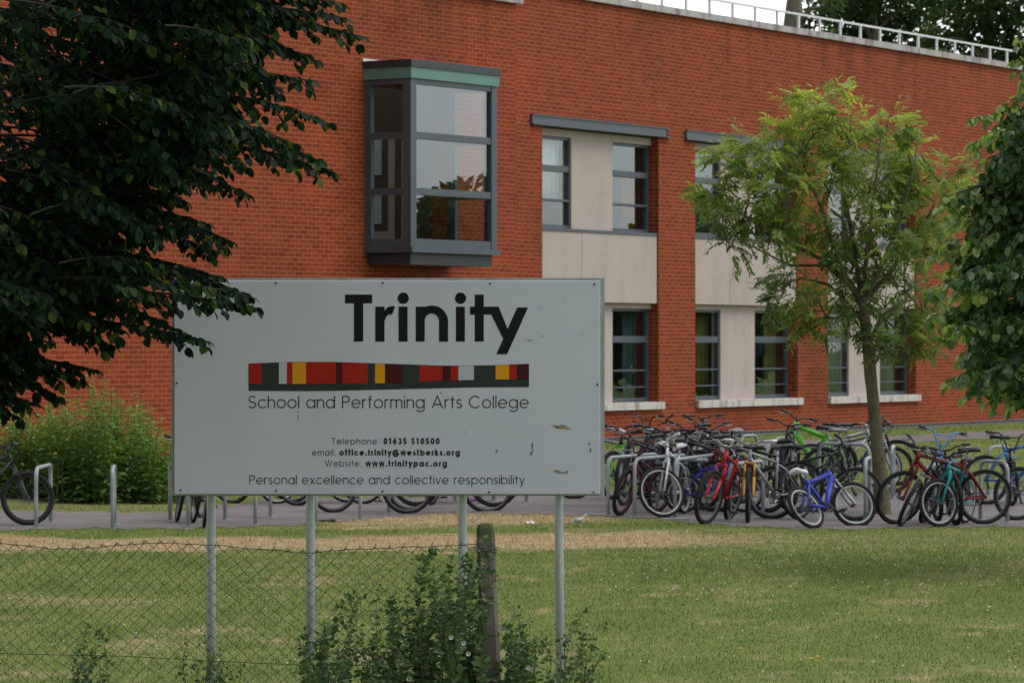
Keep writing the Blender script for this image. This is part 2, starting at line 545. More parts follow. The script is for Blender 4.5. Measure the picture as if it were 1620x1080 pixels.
for k, px in enumerate(np.arange(-500, 1900, 8)):
    w = 1.3 * math.sin(px * 0.071) + 0.9 * math.sin(px * 0.19 + 1)
    cols.append((gpt(px, np.interp(px, fx, fy) + w), gpt(px, np.interp(px, bx, by) + w)))
tag(strip('cycle_parking_pavement', cols, 0.006, M['asphalt']), 'worn grey tarmac under the bicycle racks', None, None, 'structure')
pcols = []
for s in np.arange(-14, 34, 0.5):
    a = WR.P(s, 3.15 + 0.05 * math.sin(s * 3), 0); b = WR.P(s, 1.65, 0)
    pcols.append((a, b))
tag(strip('path', pcols, 0.006, M['path']), 'narrow tarmac path along the brick wall', None, None, 'structure')

# ------------------------------------------------------------------ school building
BL = thing('school_building', 'two storey red brick school building with corner oriel window, cream panels and roof railing', 'building', (0, 63, 0))
Z0 = 0.30
ZR, ZL = 8.53, 8.235
OPEN = [(858, 1042), (1100, 1262), (1310, 1449)]
SEND = WR.s(1780)
SSTART = WL.s(-420)
LB, LT = 6.145, 6.33          # lintel
SILLT, SILLB = 1.085, 0.945
TH = 0.40
w = MB()
ops = [(WR.s(a), WR.s(b)) for a, b in OPEN]
w.fbox(WR, -0.15, SEND, -TH, 0, LB + 0.09, ZR)             # above the openings
w.fbox(WR, -0.15, SEND, -TH, 0, Z0 + 0.15, SILLB + 0.05)          # below
prev = -0.15
for a, b in ops:
    w.fbox(WR, prev, a, -TH, 0, SILLB + 0.05, LB + 0.09); prev = b
w.fbox(WR, prev, SEND, -TH, 0, SILLB + 0.05, LB + 0.09)
# left facet with the hole behind the oriel
OS0 = WL.s(577); OD = 0.95; OS1 = OS0 + 2.53
w.fbox(WL, SSTART, 0, -TH, 0, 6.55, ZL)
w.fbox(WL, SSTART, 0, -TH, 0, Z0 + 0.15, 3.72)
w.fbox(WL, SSTART, OS0 + 0.08, -TH, 0, 3.72, 6.55)
w.fbox(WL, OS1 - 0.08, 0, -TH, 0, 3.72, 6.55)
# the upstand where the right part is higher
w.fbox(WR, -0.15, 0.2, -6, -TH, Z0, ZR)
# end and rear walls
w.fbox(WR, SEND - 0.4, SEND, -14, -TH, Z0, ZR)
w.fbox(WR, 0.2, SEND - 0.4, -14, -13.6, Z0, ZR)
w.fbox(WL, SSTART, SSTART + 0.4, -14, -TH, Z0, ZL)
w.fbox(WL, SSTART + 0.4, 0, -14, -13.6, Z0, ZL)
w.build('wall', M['brick'], BL)
w = MB()
w.fbox(WR, -0.15, SEND, -TH, 0.012, Z0 - 0.4, Z0 + 0.15)
w.fbox(WL, SSTART, 0, -TH, 0.012, Z0 - 0.4, Z0 + 0.15)
w.build('plinth', M['plinth'], BL)
w = MB()
s = -0.15
while s < SEND:
    w.fbox(WR, s + 0.004, min(s + 0.9, SEND), -0.46, 0.07, ZR, ZR + 0.125 + 0.006 * rnd.random()); s += 0.9
s = SSTART
while s < 0.12:
    e = min(s + 0.9, 0.14)
    w.fbox(WL, s + 0.004, e, -0.46, 0.07, ZL, ZL + 0.125 + 0.006 * rnd.random()); s += 0.9
w.build('coping', M['coping'], BL)
w = MB()
w.fbox(WR, 0.2, SEND - 0.4, -13.6, -TH, ZR - 0.35, ZR - 0.25)
w.fbox(WL, SSTART + 0.4, OS0 - 1.0, -13.6, -TH, ZL - 0.35, ZL - 0.25)
w.fbox(WL, OS0 - 1.0, 0.0, -1.0, -TH, ZL - 0.35, ZL - 0.25)
w.fbox(WL, OS0 - 1.0, 0.0, -13.6, -4.0, ZL - 0.35, ZL - 0.25)  # opening between these strips is added to let daylight into the oriel room
w.build('roof', M['roof'], BL)
# rooms behind the windows
w = MB()
w.fbox(WR, 0.3, SEND - 0.5, -6.1, -6.0, Z0, ZR - 0.4)
w.fbox(WR, 0.3, SEND - 0.5, -5.99, -TH - 0.01, 3.05, 4.15)
w.fbox(WR, 0.3, SEND - 0.5, -5.99, -TH - 0.01, 6.6, 6.7)
w.fbox(WR, 0.3, SEND - 0.5, -5.99, -TH - 0.01, Z0, 0.5)
w.fbox(WL, OS0 - 3, 0 - 0.3, -4.1, -4.0, 3.0, 7.6)
w.fbox(WL, OS0 - 3, 0 - 0.3, -3.99, -TH - 0.01, 3.55, 3.65)
w.fbox(WL, OS0 - 3, 0 - 0.3, -1.0, -TH - 0.01, 6.65, 6.75)  # ceiling stops short under the added roof opening so daylight gets in
for a, b in ops:
    w.fbox(WR, b + 0.25, b + 0.4, -5.98, -TH - 0.02, 0.5, 6.6)
w.build('interior_room', M['inside'], BL)
# ---- railing
rl = MB()
RZ = ZR + 0.125
rs0, rs1 = 0.6, WR.s(1601, -0.25)
rl.fbox(WR, rs0, rs1, -0.275, -0.225, RZ + 0.325, RZ + 0.365)
rail = rl.build('railing', M['rail'], BL)
s0 = WR.s(1593, -0.25)
while s0 > rs0:
    p = MB(); p.fbox(WR, s0 - 0.028, s0 + 0.028, -0.27, -0.23, RZ + 0.006, RZ + 0.325)
    p.fbox(WR, s0 - 0.06, s0 + 0.06, -0.30, -0.20, RZ + 0.004, RZ + 0.012)
    p.build('railing_post', M['rail'], rail); s0 -= 0.955

# ---- windows
def window(fc, s0, s1, d, z0, z1, bars, mat=None, f=0.07, name='window'):
    b = MB()
    b.fbox(fc, s0, s0 + f, d - 0.09, d, z0, z1)
    b.fbox(fc, s1 - f, s1, d - 0.09, d, z0, z1)
    b.fbox(fc, s0 + f, s1 - f, d - 0.09, d, z1 - f * 0.7, z1)
    b.fbox(fc, s0 + f, s1 - f, d - 0.09, d, z0, z0 + f)
    for fr, hh in bars:
        zc = z1 - (z1 - z0) * fr; h = (z1 - z0) * hh / 2
        b.fbox(fc, s0 + f, s1 - f, d - 0.085, d + 0.012, zc - h, zc + h)
    o = b.build(name, mat or M['steel'], BL)
    g = MB()
    q = [fc.P(s0 + f * .5, d - 0.05, z0 + f * .5), fc.P(s1 - f * .5, d - 0.05, z0 + f * .5), fc.P(s1 - f * .5, d - 0.05, z1 - f * .4), fc.P(s0 + f * .5, d - 0.05, z1 - f * .4)]
    g.add(q, [(0, 1, 2, 3)])
    g.build('pane', M['glass'], o)
    return o
M['curtain_orange'] = paint('orange_curtain', (0.22, 0.08, 0.025), 0.9, 0, 0.2, 4)
M['curtain_yellow'] = paint('yellow_curtain', (0.15, 0.135, 0.035), 0.9, 0, 0.2, 4)
M['curtain_teal'] = paint('pale_teal_curtain', (0.055, 0.10, 0.095), 0.9, 0, 0.2, 4)
M['sky_blind'] = paint('white_sky_blind', (0.72, 0.76, 0.8), 0.8, 0, 0.05, 3)
M['navy'] = paint('navy_noticeboard', (0.02, 0.022, 0.075), 0.8, 0, 0.1, 3)
def panel(fc, s0, s1, d, z0, z1, mat, name):
    b = MB()
    n = max(6, int((s1 - s0) / 0.06)); vs = []
    # a hanging cloth with soft folds
    for i in range(n + 1):
        s_ = s0 + (s1 - s0) * i / n; dd = d + 0.025 * math.sin(i * 1.9)
        vs += [fc.P(s_, dd, z0), fc.P(s_, dd, z1), fc.P(s_, dd - 0.02, z1), fc.P(s_, dd - 0.02, z0)]
    fs = []
    for i in range(n):
        a = i * 4; c = a + 4
        fs += [(a, c, c + 1, a + 1), (a + 1, c + 1, c + 2, a + 2), (a + 2, c + 2, c + 3, a + 3), (a + 3, c + 3, c, a)]
    b.smooth = True; b.add(vs, fs); return b.build(name, mat, BL)
WD, PD = -0.215, -0.17
UB = [(0.345, 0.066), (0.69, 0.025)]
LBRS = [(0.33, 0.07), (0.665, 0.018), (0.845, 0.014)]
cells = [  # window px ranges per opening (visible on the recessed plane)
    ((856, 903), (969, 1027)), ((1097, 1139), (1194, 1246)), ((1308, 1342), (1392, 1435))]
for oi, ((a, b), ((A0, A1), (B0, B1))) in enumerate(zip(ops, cells)):
    wa0, wa1 = a + 0.02, WR.s(A1, WD)
    wb0, wb1 = WR.s(B0, PD) - 0.0, b - 0.015
    UZ0, UZ1 = 4.30, 5.985
    LZ0, LZ1 = SILLT + 0.01, 2.86
    for (x0, x1, left) in ((wa0, wa1, True), (wb0, wb1, False)):
        window(WR, x0, x1, WD, UZ0, UZ1, UB)
        window(WR, x0, x1, WD, LZ0, LZ1, LBRS)
        wd = x1 - x0
        up = {0: 'curtain_orange', 1: 'curtain_teal', 2: 'curtain_orange'}[oi]
        lo = {0: 'curtain_teal', 1: 'curtain_yellow', 2: 'curtain_teal'}[oi]
        if not (left and oi == 0):
            panel(WR, x0 + wd * 0.60, x1 - 0.02, -0.47, UZ0 - 0.1, UZ1 - (0.55 if oi == 0 else 0), M[up], 'curtain')
        panel(WR, x0 + wd * 0.62, x1 - 0.02, -0.47, LZ0 - 0.1, LZ1, M[lo], 'curtain')
        if oi == 0 and left:
            panel(WR, x0 + 0.05, x1 - 0.05, -0.45, UZ0 + 0.55, UZ1, M['sky_blind'], 'sky_toned_blind')  # pale sheet added, its colour standing in for sky reflected in this pane
        if oi == 2 and left:
            panel(WR, x0 + 0.05, x1 - 0.05, -0.45, LZ0 + 0.9, LZ1 - 0.5, M['sky_blind'], 'sky_toned_blind')
        if oi == 1 and not left:
            panel(WR, x0 + 0.05, x0 + wd * .6, -0.45, LZ0 + 0.85, LZ0 + 1.2, M['navy'], 'noticeboard')
    r = MB()
    sp0, sp1 = WR.s(A1 + 1, PD), WR.s(B0, PD)
    for z0, z1 in ((SILLT, 3.0), (4.25, LB - 0.02)):
        r.fbox(WR, sp0, sp1, -0.38, PD, z0, z1)
        top = 2.86 if z1 < 4 else 5.985
        r.fbox(WR, a, sp0, -0.38, PD + 0.004, top, z1)
        r.fbox(WR, sp1, b, -0.38, PD + 0.004, top, z1)
    # spandrel panel, nearly flush with the brick face, a little joint near the middle
    mid = a + (b - a) * 0.34
    r.fbox(WR, a + 0.005, mid - 0.004, -0.39, -0.035, 2.965, 4.245)
    r.fbox(WR, mid + 0.004, b - 0.012, -0.39, -0.033, 2.965, 4.245)
    r.build('cream_panel', M['render'], BL)
    q = MB()
    q.fbox(WR, a + 0.003, b - 0.01, -0.30, -0.02, 4.247, 4.302)
    q.build('ledge', M['steel'], BL)
    sl_ = MB()
    sl_.fbox(WR, a, b + 0.12, -0.30, 0.075, SILLB, SILLT)
    sl_.build('sill', M['sill'], BL)
    lt = MB()
    e0, e1 = a - 0.43, b + 0.36
    lt.fbox(WR, e0, e1, -0.2, 0.0, LB + 0.02, LT - 0.02)
    lt.fbox(WR, e0, e1, -0.2, 0.075, LB, LB + 0.02)
    lt.fbox(WR, e0, e1, -0.2, 0.075, LT - 0.02, LT)
    lt.fbox(WR, e0, e1 - 0.16, 0.0, 0.05, LB + 0.02, LT - 0.02)
    lt.build('lintel', M['steel'], BL)

# ---- oriel window
def oriel():
    z0, z1 = 3.80, 6.60
    P = 0.10
    d1 = OD
    b = MB()
    s0, s1 = OS0, OS1
    bars = [(5.60, 5.715), (4.67, 4.785)]
    # corner posts
    b.fbox(WL, s0, s0 + 0.16, d1 - 0.16, d1, z0, z1)
    b.fbox(WL, s1 - 0.16, s1, d1 - 0.16, d1, z0, z1)
    b.fbox(WL, s0, s0 + 0.09, 0.0, 0.13, z0, z1)
    b.fbox(WL, s1 - 0.09, s1, 0.0, 0.13, z0, z1)
    for (q0, q1) in [(z0, z0 + 0.14), (z1 - 0.09, z1)] + bars:
        b.fbox(WL, s0 + 0.16, s1 - 0.16, d1 - 0.10, d1 - 0.012, q0, q1)
        b.fbox(WL, s0 + 0.012, s0 + 0.09, 0.13, d1 - 0.16, q0, q1)
        b.fbox(WL, s1 - 0.09, s1 - 0.012, 0.13, d1 - 0.16, q0, q1)
    # projecting sill
    b.fbox(WL, s0 - 0.03, s1 + 0.03, 0.0, d1 + 0.05, z0 - 0.09, z0)
    o = b.build('oriel_window', M['steel'], BL)
    k = MB(); k.fbox(WL, s0 + 0.07, s1 - 0.07, 0.0, d1 - 0.06, z0 - 0.29, z0 - 0.09)
    k.build('base', M['steel_dark'], o)
    k = MB(); k.fbox(WL, s0 - 0.03, s1 + 0.03, 0.0, d1 + 0.03, z1, z1 + 0.185)
    k.build('fascia', M['verdigris'], o)
    k = MB(); k.fbox(WL, s0 - 0.05, s1 + 0.05, 0.0, d1 + 0.05, z1 + 0.185, z1 + 0.31)
    k.build('flat_roof', M['steel_dark'], o)
    k = MB(); k.fbox(WL, s0 - 0.08, s1 - 0.4, 0.002, 0.03, z1 + 0.31, z1 + 0.355)
    k.build('flashing', M['rail'], o)
    for pts in ([(s0 + 0.1, d1 - 0.055), (s1 - 0.1, d1 - 0.055)], [(s0 + 0.05, 0.05), (s0 + 0.05, d1 - 0.1)], [(s1 - 0.05, d1 - 0.1), (s1 - 0.05, 0.05)]):
        g = MB()
        (a0, b0), (a1, b1) = pts
        g.add([WL.P(a0, b0, z0 + .05), WL.P(a1, b1, z0 + .05), WL.P(a1, b1, z1 - .05), WL.P(a0, b0, z1 - .05)], [(0, 1, 2, 3)])
        g.build('pane', M['glass_side'] if abs(a0 - a1) < .01 else M['glass_oriel'], o)
    # inside: the corridor wall with its own cream dado and panels whose pale blue stands in for sky in a far window
    e = -0.5
    k = MB(); k.fbox(WL, e, e + 0.1, -3.98, -TH - 0.02, 3.66, 7.8)
    k.build('interior_wall', paint('brown_interior_wall', (0.075, 0.07, 0.055), 0.85), o)
    k = MB()
    k.fbox(WL, e - 0.03, e, -3.02, -2.28, 3.70, 4.22)
    k.fbox(WL, e - 0.03, e, -2.42, -2.28, 4.22, 5.98)
    k.fbox(WL, e - 0.03, e, -2.12, -1.98, 3.70, 5.85)
    k.build('interior_panel', M['render'], o)
    k = MB()
    for za, zb in ((4.36, 4.96), (5.24, 5.90)): k.fbox(WL, e - 0.025, e, -3.06, -2.58, za, zb)
    k.build('interior_pane', paint('painted_window_sky', (0.42, 0.52, 0.57), 0.3), o)
    k = MB()
    k.fbox(WL, e - 0.06, e, -3.2, -3.12, 3.66, 6.05)
    k.build('interior_frame', M['steel_dark'], o)
M['glass_oriel'] = glass_mat('oriel_glass', (0.66, 0.72, 0.72), 0.17)
M['glass_side'] = glass_mat('oriel_side_glass', (0.86, 0.92, 0.90), 0.03)
oriel()
# ------------------------------------------------------------------ sign: stroke lettering in a geometric sans
def arc(cx, cy, r, a0, a1, n=None, ry=None):
    n = n or max(6, int(abs(a1 - a0) / 9))
    ry = r if ry is None else ry
    return [(cx + r * math.cos(R(a0 + (a1 - a0) * i / n)), cy + ry * math.sin(R(a0 + (a1 - a0) * i / n))) for i in range(n + 1)]
CAP = 1.36
def glyph(ch, h):
    """centre lines with x-height 1 and half stroke h -> (paths, advance)"""
    r = 0.5 - h; A = CAP
    sb = 0.12
    circ = lambda x: arc(x + 0.5, 0.5, r, 0, 360, 40)
    if ch == ' ': return [], 0.42
    if ch == 'o': return [circ(0)], 1.0
    if ch == 'c': return [arc(.5, .5, r, 42, 318)], 0.9
    if ch == 'e': return [[(h, .5), (1 - h, .5)] , arc(.5, .5, r, 0, 318)], 1.0
    if ch == 'a': return [circ(0), [(1 - h, 0), (1 - h, 1)]], 1.0
    if ch == 'd': return [circ(0), [(1 - h, 0), (1 - h, A)]], 1.0
    if ch == 'b': return [circ(0), [(h, 0), (h, A)]], 1.0
    if ch == 'p': return [circ(0), [(h, -.4), (h, 1)]], 1.0
    if ch == 'g': return [circ(0), [(1 - h, 1), (1 - h, -.02)] , arc(.5, -.02, r, 0, -150, 20, 0.38 - h)], 1.0
    if ch in 'nh':
        q = 0.40 - h
        return [[(h, 0), (h, 1 if ch == 'n' else A)], arc(.40, 1 - .40, q, 180, 0) + [(.8 - h, 0)]], 0.8
    if ch == 'm':
        q = 0.33 - h / 2
        return [[(h, 0), (h, 1)], arc(h + q, 1 - h - q, q, 180, 0) + [(h + 2 * q, 0)], arc(h + 3 * q, 1 - h - q, q, 180, 0) + [(h + 4 * q, 0)]], 2 * h + 4 * q
    if ch == 'r': return [[(h, 0), (h, 1)], arc(.36, 1 - .36, .36 - h, 180, 68)], 0.46
    if ch == 's': return [arc(.31, .75 - h / 2, .29 - h, 28, 270, 14, .25 - h / 2) + arc(.31, .25 + h / 2, .31 - h, 90, -152, 14, .25 - h / 2)[1:]], 0.62
    if ch in 'il': return [[(h, 0), (h, 1 if ch == 'i' else A)]] + ([[(h, A - 2 * h - .02), (h, A)]] if ch == 'i' else []), 2 * h
    if ch == 't': return [[(.22, 0), (.22, 1.3)], [(0, 1 - h), (.46, 1 - h)]], 0.46
    if ch == 'f': return [[(.2, 0), (.2, A - .22)] + arc(.2 + .22 - 0, A - .22, .22 - 0, 180, 95, 6, .22 - h), [(0, 1 - h), (.44, 1 - h)]], 0.46
    if ch == 'v': return [[(h * .9, 1), (.4, h * .2), (.8 - h * .9, 1)]], 0.8
    if ch == 'w': return [[(h * .9, 1), (.32, h * .3), (.6, 1), (.88, h * .3), (1.2 - h * .9, 1)]], 1.2
    if ch == 'x': return [[(h, 0), (.76 - h, 1)], [(h, 1), (.76 - h, 0)]], 0.76
    if ch == 'y': return [[(h * .9, 1), (.41, .02)], [(.82 - h * .9, 1), (.24, -.4)]], 0.82
    if ch == 'k': return [[(h, 0), (h, A)], [(.72 - h, 1), (h, .42)], [(.26, .62), (.76 - h, 0)]], 0.76
    if ch == 'S':
        q = .345 - h / 2
        t = arc(.42, A - h - q, q + .02, 25, 270, None, q); b_ = arc(.42, h + q, q + .06, 90, -155, None, A / 2 - h - q + q - (A / 2 - q - h) if False else q)
        mid = A - h - 2 * q
        b_ = arc(.42, (mid + h) / 2, q + .05, 90, -155, None, (mid - h) / 2)
        return [t + b_[1:]], 0.86
    if ch == 'P': return [[(h, 0), (h, A)], [(h, A - h), (.48, A - h)] + arc(.48, A - .38, .38 - h, 90, -90) + [(h, A - .76 + h)]], 0.86
    if ch == 'A': return [[(h, 0), (.62, A - h * .3), (1.24 - h, 0)], [(.26, .42), (.98, .42)]], 1.24
    if ch == 'C': return [arc(A / 2, A / 2, A / 2 - h, 42, 318)], A * .93
    if ch == 'T': return [[(.42, 0), (.42, A)], [(0, A - h), (.84, A - h)]], 0.84
    if ch == 'W': return [[(h, A), (.46, h * .3), (.82, A), (1.18, h * .3), (1.64 - h, A)]], 1.64
    if ch == '0': return [arc(.42, A / 2, .42 - h, 0, 360, 36, A / 2 - h)], 0.84
    if ch == '1': return [[(.36, 0), (.36, A)], [(.36, A - h * .8), (.06, A - .26)]], 0.62
    if ch == '6': return [arc(.42, .43, .42 - h, 0, 360, 34, .43 - h), [(.1, .62), (.6, A)]], 0.84
    if ch == '3': return [arc(.38, A - .33, .33 - h, 155, -88, None, .33 - h), arc(.38, .37, .4 - h, 88, -160, None, .37 - h)], 0.8
    if ch == '5': return [[(.7, A - h), (.24, A - h), (.14, .76)], arc(.36, .43, .42 - h, 128, -150, None, .43 - h)], 0.8
    if ch == ':': return [[(h, 0), (h, 2 * h + .03)], [(h, 1 - 2 * h - .03), (h, 1)]], 2 * h
    if ch == '.': return [[(h, 0), (h, 2 * h + .03)]], 2 * h
    if ch == '@': return [arc(.72, .5, .28, 0, 360, 24), [(1.0, .2), (1.0, .55)], arc(.72, .5, .64, -40, -320, 40, .66), [(1.0, .24), (1.2, .24), (1.33, .5)]], 1.44
    return [], 0.5

SY = 20.08
PX = SY / F
def spt(px, py, d=0.0):
    return ((px - CX) * PX, SY - d, CAMZ - (py - HY) * PX)
def zpt(zx, zy, d=0.0):
    return spt(260 + zx / 2.25, 420 + zy / 2.25, d)
def line_part(runs, *a):
    q = Flat(); q.text(runs, *a); q.mb.build('lettering', M['ink'], SG)
class Flat:
    """flat letter shapes lying on the sign face"""
    def __init__(self): self.mb = MB(); self.k = 0
    def poly(self, pts):
        self.k += 1
        d = 0.0012 + 0.00012 * (self.k % 7)
        self.mb.add([zpt(x, y, d) for x, y in pts], [tuple(range(len(pts)))])
    def stroke(self, pts, w):
        self.k += 1
        d = 0.0012 + 0.00012 * (self.k % 7)
        P = [Vector((x, y)) for x, y in pts]
        closed = (P[0] - P[-1]).length < 1e-4 and len(P) > 3
        if closed: P = P[:-1]
        n = len(P); Lf, Rt = [], []
        for i in range(n):
            a = P[i - 1] if (closed or i > 0) else None
            b = P[(i + 1) % n] if (closed or i < n - 1) else None
            t1 = (P[i] - a).normalized() if a is not None else None
            t2 = (b - P[i]).normalized() if b is not None else None
            if t1 is None: t1 = t2
            if t2 is None: t2 = t1
            t = (t1 + t2)
            t = t.normalized() if t.length > 1e-6 else t1
            nn = Vector((-t.y, t.x))
            c = max(0.35, nn.dot(Vector((-t1.y, t1.x))))
            Lf.append(P[i] + nn * (w / 2 / c)); Rt.append(P[i] - nn * (w / 2 / c))
        vs = [zpt(p.x, p.y, d) for p in Lf] + [zpt(p.x, p.y, d) for p in Rt]
        fs = [(i, (i + 1) % n, n + (i + 1) % n, n + i) for i in range(n if closed else n - 1)]
        self.mb.add(vs, fs)
    def text(self, runs, x0, x1, base, xh):
        """runs: [(string, half stroke)]; fitted between x0 and x1 (zoomed sign pixels)"""
        items, adv, n = [], 0.0, 0
        for sgn, h in runs:
            for ch in sgn:
                g, a = glyph(ch, h); items.append((g, adv, h, n)); adv += a; n += 1
        track = ((x1 - x0) / xh - adv) / (n - 1)
        for g, a, h, i in items:
            for path in g:
                self.stroke([(x0 + (a + i * track + x) * xh, base - y * xh) for x, y in path], 2 * h * xh)

SG = thing('school_sign', 'white school name board on four grey posts, dark lettering and striped colour band', 'sign', ((612 - CX) * PX, SY + 0.05, 0))
def sign_panel_mat():
    m, t, out = new_mat('sign_panel')
    geo = N(t, 'ShaderNodeNewGeometry')
    a = noise(t, scaled(t, geo.outputs['Position'], (1, 1, 0.5)), 1.6, 5, 0.6)
    c = ramp(t, [(0.3, (0.475, 0.505, 0.57)), (0.7, (0.525, 0.555, 0.625))]); L(t, a, c.inputs[0])
    f = noise(t, scaled(t, geo.outputs['Position'], (9, 1, 2.2)), 3.0, 5, 0.75)
    col = mixc(t, c.outputs[0], (0.9, 0.89, 0.86), sstep(t, f, 0.6, 0.8), 'MULTIPLY')
    princ(t, out, col, 0.42, 0, 0.4)
    return m
b = MB()
x0, _, zt = spt(275.5, 444); x1, _, zb = spt(949.5, 781.5)
b.box(x0, x1, SY, SY + 0.02, zb, zt)
pan = b.build('panel', sign_panel_mat(), SG)
md = pan.modifiers.new('bevel', 'BEVEL'); md.width = 0.003; md.segments = 2
M['alu'] = stone_mat('weathered_aluminium', (0.33, 0.35, 0.36), (0.16, 0.17, 0.15), 0.6, 3, 0.5)
b = MB()
X0, _, ZT = spt(271, 439.5); X1, _, ZB = spt(956.5, 784)
t_ = 0.035
b.box(X0, X1, SY + 0.012, SY + 0.075, ZT - t_, ZT)
b.box(X0, X1, SY + 0.012, SY + 0.075, ZB, ZB + t_)
b.box(X0, X0 + t_, SY + 0.012, SY + 0.075, ZB + t_, ZT - t_)
b.box(X1 - t_, X1, SY + 0.012, SY + 0.075, ZB + t_, ZT - t_)
b.box(X0 + t_, X1 - t_, SY + 0.025, SY + 0.068, ZB + t_, ZT - t_)
b.build('frame', M['alu'], SG)
M['post'] = stone_mat('grey_painted_post', (0.47, 0.51, 0.52), (0.10, 0.10, 0.085), 0.8, 1.8, 0.5, (0.52, 0.72))
for px in (334, 491, 731.5, 884):
    b = MB(); b.smooth = True
    xx = (px - CX) * PX * (SY + 0.11) / SY
    lean = 0.012 if px == 884 else 0.0
    b.tube([(xx, SY + 0.11, ZT - 0.1), (xx, SY + 0.11, ZB), (xx + lean, SY + 0.11, -0.2)], 0.0255, 14)
    b.build('post', M['post'], SG)
M['ink'] = paint('dark_green_black_lettering', (0.007, 0.0105, 0.010), 0.6, 0, 0.1, 8, 0.15)
M['s_red'] = paint('sign_red', (0.34, 0.018, 0.008), 0.6, 0, 0.05, 8, 0.15)
M['s_yel'] = paint('sign_yellow', (0.62, 0.28, 0.012), 0.6, 0, 0.05, 8, 0.15)
M['s_mar'] = paint('sign_maroon', (0.06, 0.008, 0.010), 0.6, 0, 0.05, 8, 0.15)
M['s_gre'] = paint('sign_dark_grey', (0.030, 0.038, 0.038), 0.6, 0, 0.05, 8, 0.15)
M['s_pal'] = paint('sign_pale_grey', (0.42, 0.46, 0.50), 0.6, 0, 0.05, 8, 0.15)
# big name
fl = Flat()
fl.poly([(643, 103), (740, 103), (740, 134), (643, 134)])
fl.poly([(675, 132), (708, 132), (708, 270), (675, 270)])
fl.poly([(751, 146), (784, 146), (784, 270), (751, 270)])
fl.poly([(784, 170)] + [(784, 162), (790, 152), (800, 146), (812, 144), (822, 146), (811, 174), (800, 173), (791, 180), (785, 195)][0:] + [(784, 200)])
def disc(x, y, r): fl.poly([(x + r * math.cos(R(a)), y + r * math.sin(R(a))) for a in range(0, 360, 12)])
for x in (834, 1038):
    fl.poly([(x, 146), (x + 32, 146), (x + 32, 270), (x, 270)]); disc(x + 16.5, 116, 20)
fl.poly([(895, 146), (927, 146), (927, 270), (895, 270)])
out_ = [(927, 160)] + [(952 + 58 * math.cos(R(a)), 199 + 57 * math.sin(R(a))) for a in range(-118, 1, 8)] + [(1010, 270), (978, 270)]
inn_ = [(978, 205)] + [(952 + 26 * math.cos(R(a)), 199 + 28 * math.sin(R(a))) for a in range(-8, -179, -9)] + [(926, 205)]
# n arch as a band
ao = [(952 + 58 * math.cos(R(a)), 199 + 57 * math.sin(R(a))) for a in range(-130, 1, 5)]
ai = [(952 + 26 * math.cos(R(a)), 199 + 29 * math.sin(R(a))) for a in np.linspace(-170, 0, len(ao))]
ao += [(1010, 270)]; ai += [(978, 270)]
for i in range(len(ao) - 1):
    fl.k = 3
    fl.poly([ao[i], ao[i + 1], ai[i + 1], ai[i]])
fl.k = 0
fl.poly([(1105, 103), (1137, 103), (1137, 270), (1105, 270)])
fl.poly([(1088, 146), (1190, 146), (1178, 174), (1088, 174)])
fl.poly([(1150, 146), (1190, 146), (1226, 236), (1207, 262)])
fl.poly([(1256, 149), (1295, 149), (1220, 315), (1182, 315)])
fl.mb.build('lettering', M['ink'], SG)
line_part([('School and Performing Arts College', 0.056)], 300, 1297, 507, 32.5)
line_part([('Telephone: ', 0.068), ('01635 510500', 0.150)], 596, 980, 635, 16.2)
line_part([('email: ', 0.068), ('office.trinity@westberks.org', 0.150)], 526, 1052, 675, 16.2)
line_part([('Website: ', 0.068), ('www.trinitypac.org', 0.150)], 572, 1006, 714, 16.2)
line_part([('Personal excellence and collective responsibility', 0.060)], 303, 1283, 777, 23.5)
# colour band
topc = lambda x: np.interp(x, [300, 450, 600, 800, 1000, 1150, 1298], [348, 342.5, 342.5, 349, 356, 354.5, 349])
botc = lambda x: np.interp(x, [300, 440, 560, 700, 900, 1100, 1298], [445, 446, 446, 443, 438, 433, 432])
lowc = lambda x: np.interp(x, [300, 520, 720, 850, 950, 1180, 1298], [420, 421, 419, 416, 410, 404.5, 405])
def bandpiece(mb, xa, xb, ft, fb, d):
    xs_ = np.linspace(xa, xb, max(2, int((xb - xa) / 12) + 1))
    n = len(xs_)
    vs = [zpt(x, ft(x), d) for x in xs_] + [zpt(x, fb(x), d) for x in xs_]
    mb.add(vs, [(i, i + 1, n + i + 1, n + i) for i in range(n - 1)])
b = MB()
bandpiece(b, 300, 1298, topc, botc, 0.0012)
bars = [(300, 346, 1), (408, 436, 4), (436, 456, 1), (456, 504, 2), (504, 611, 1), (611, 634, 3), (634, 723, 1), (750, 785, 2), (785, 848, 3), (908, 990, 1), (990, 1020, 3), (1020, 1047, 1), (1047, 1102, 4), (1179, 1227, 2), (1227, 1254, 1), (1254, 1298, 3)]
for xa, xb, mi in bars:
    b.cur = mi; bandpiece(b, xa, xb, lambda x: topc(x) + 0.6, lowc, 0.0024)
b.build('colour_band', [M['s_gre'], M['s_red'], M['s_yel'], M['s_mar'], M['s_pal']], SG)
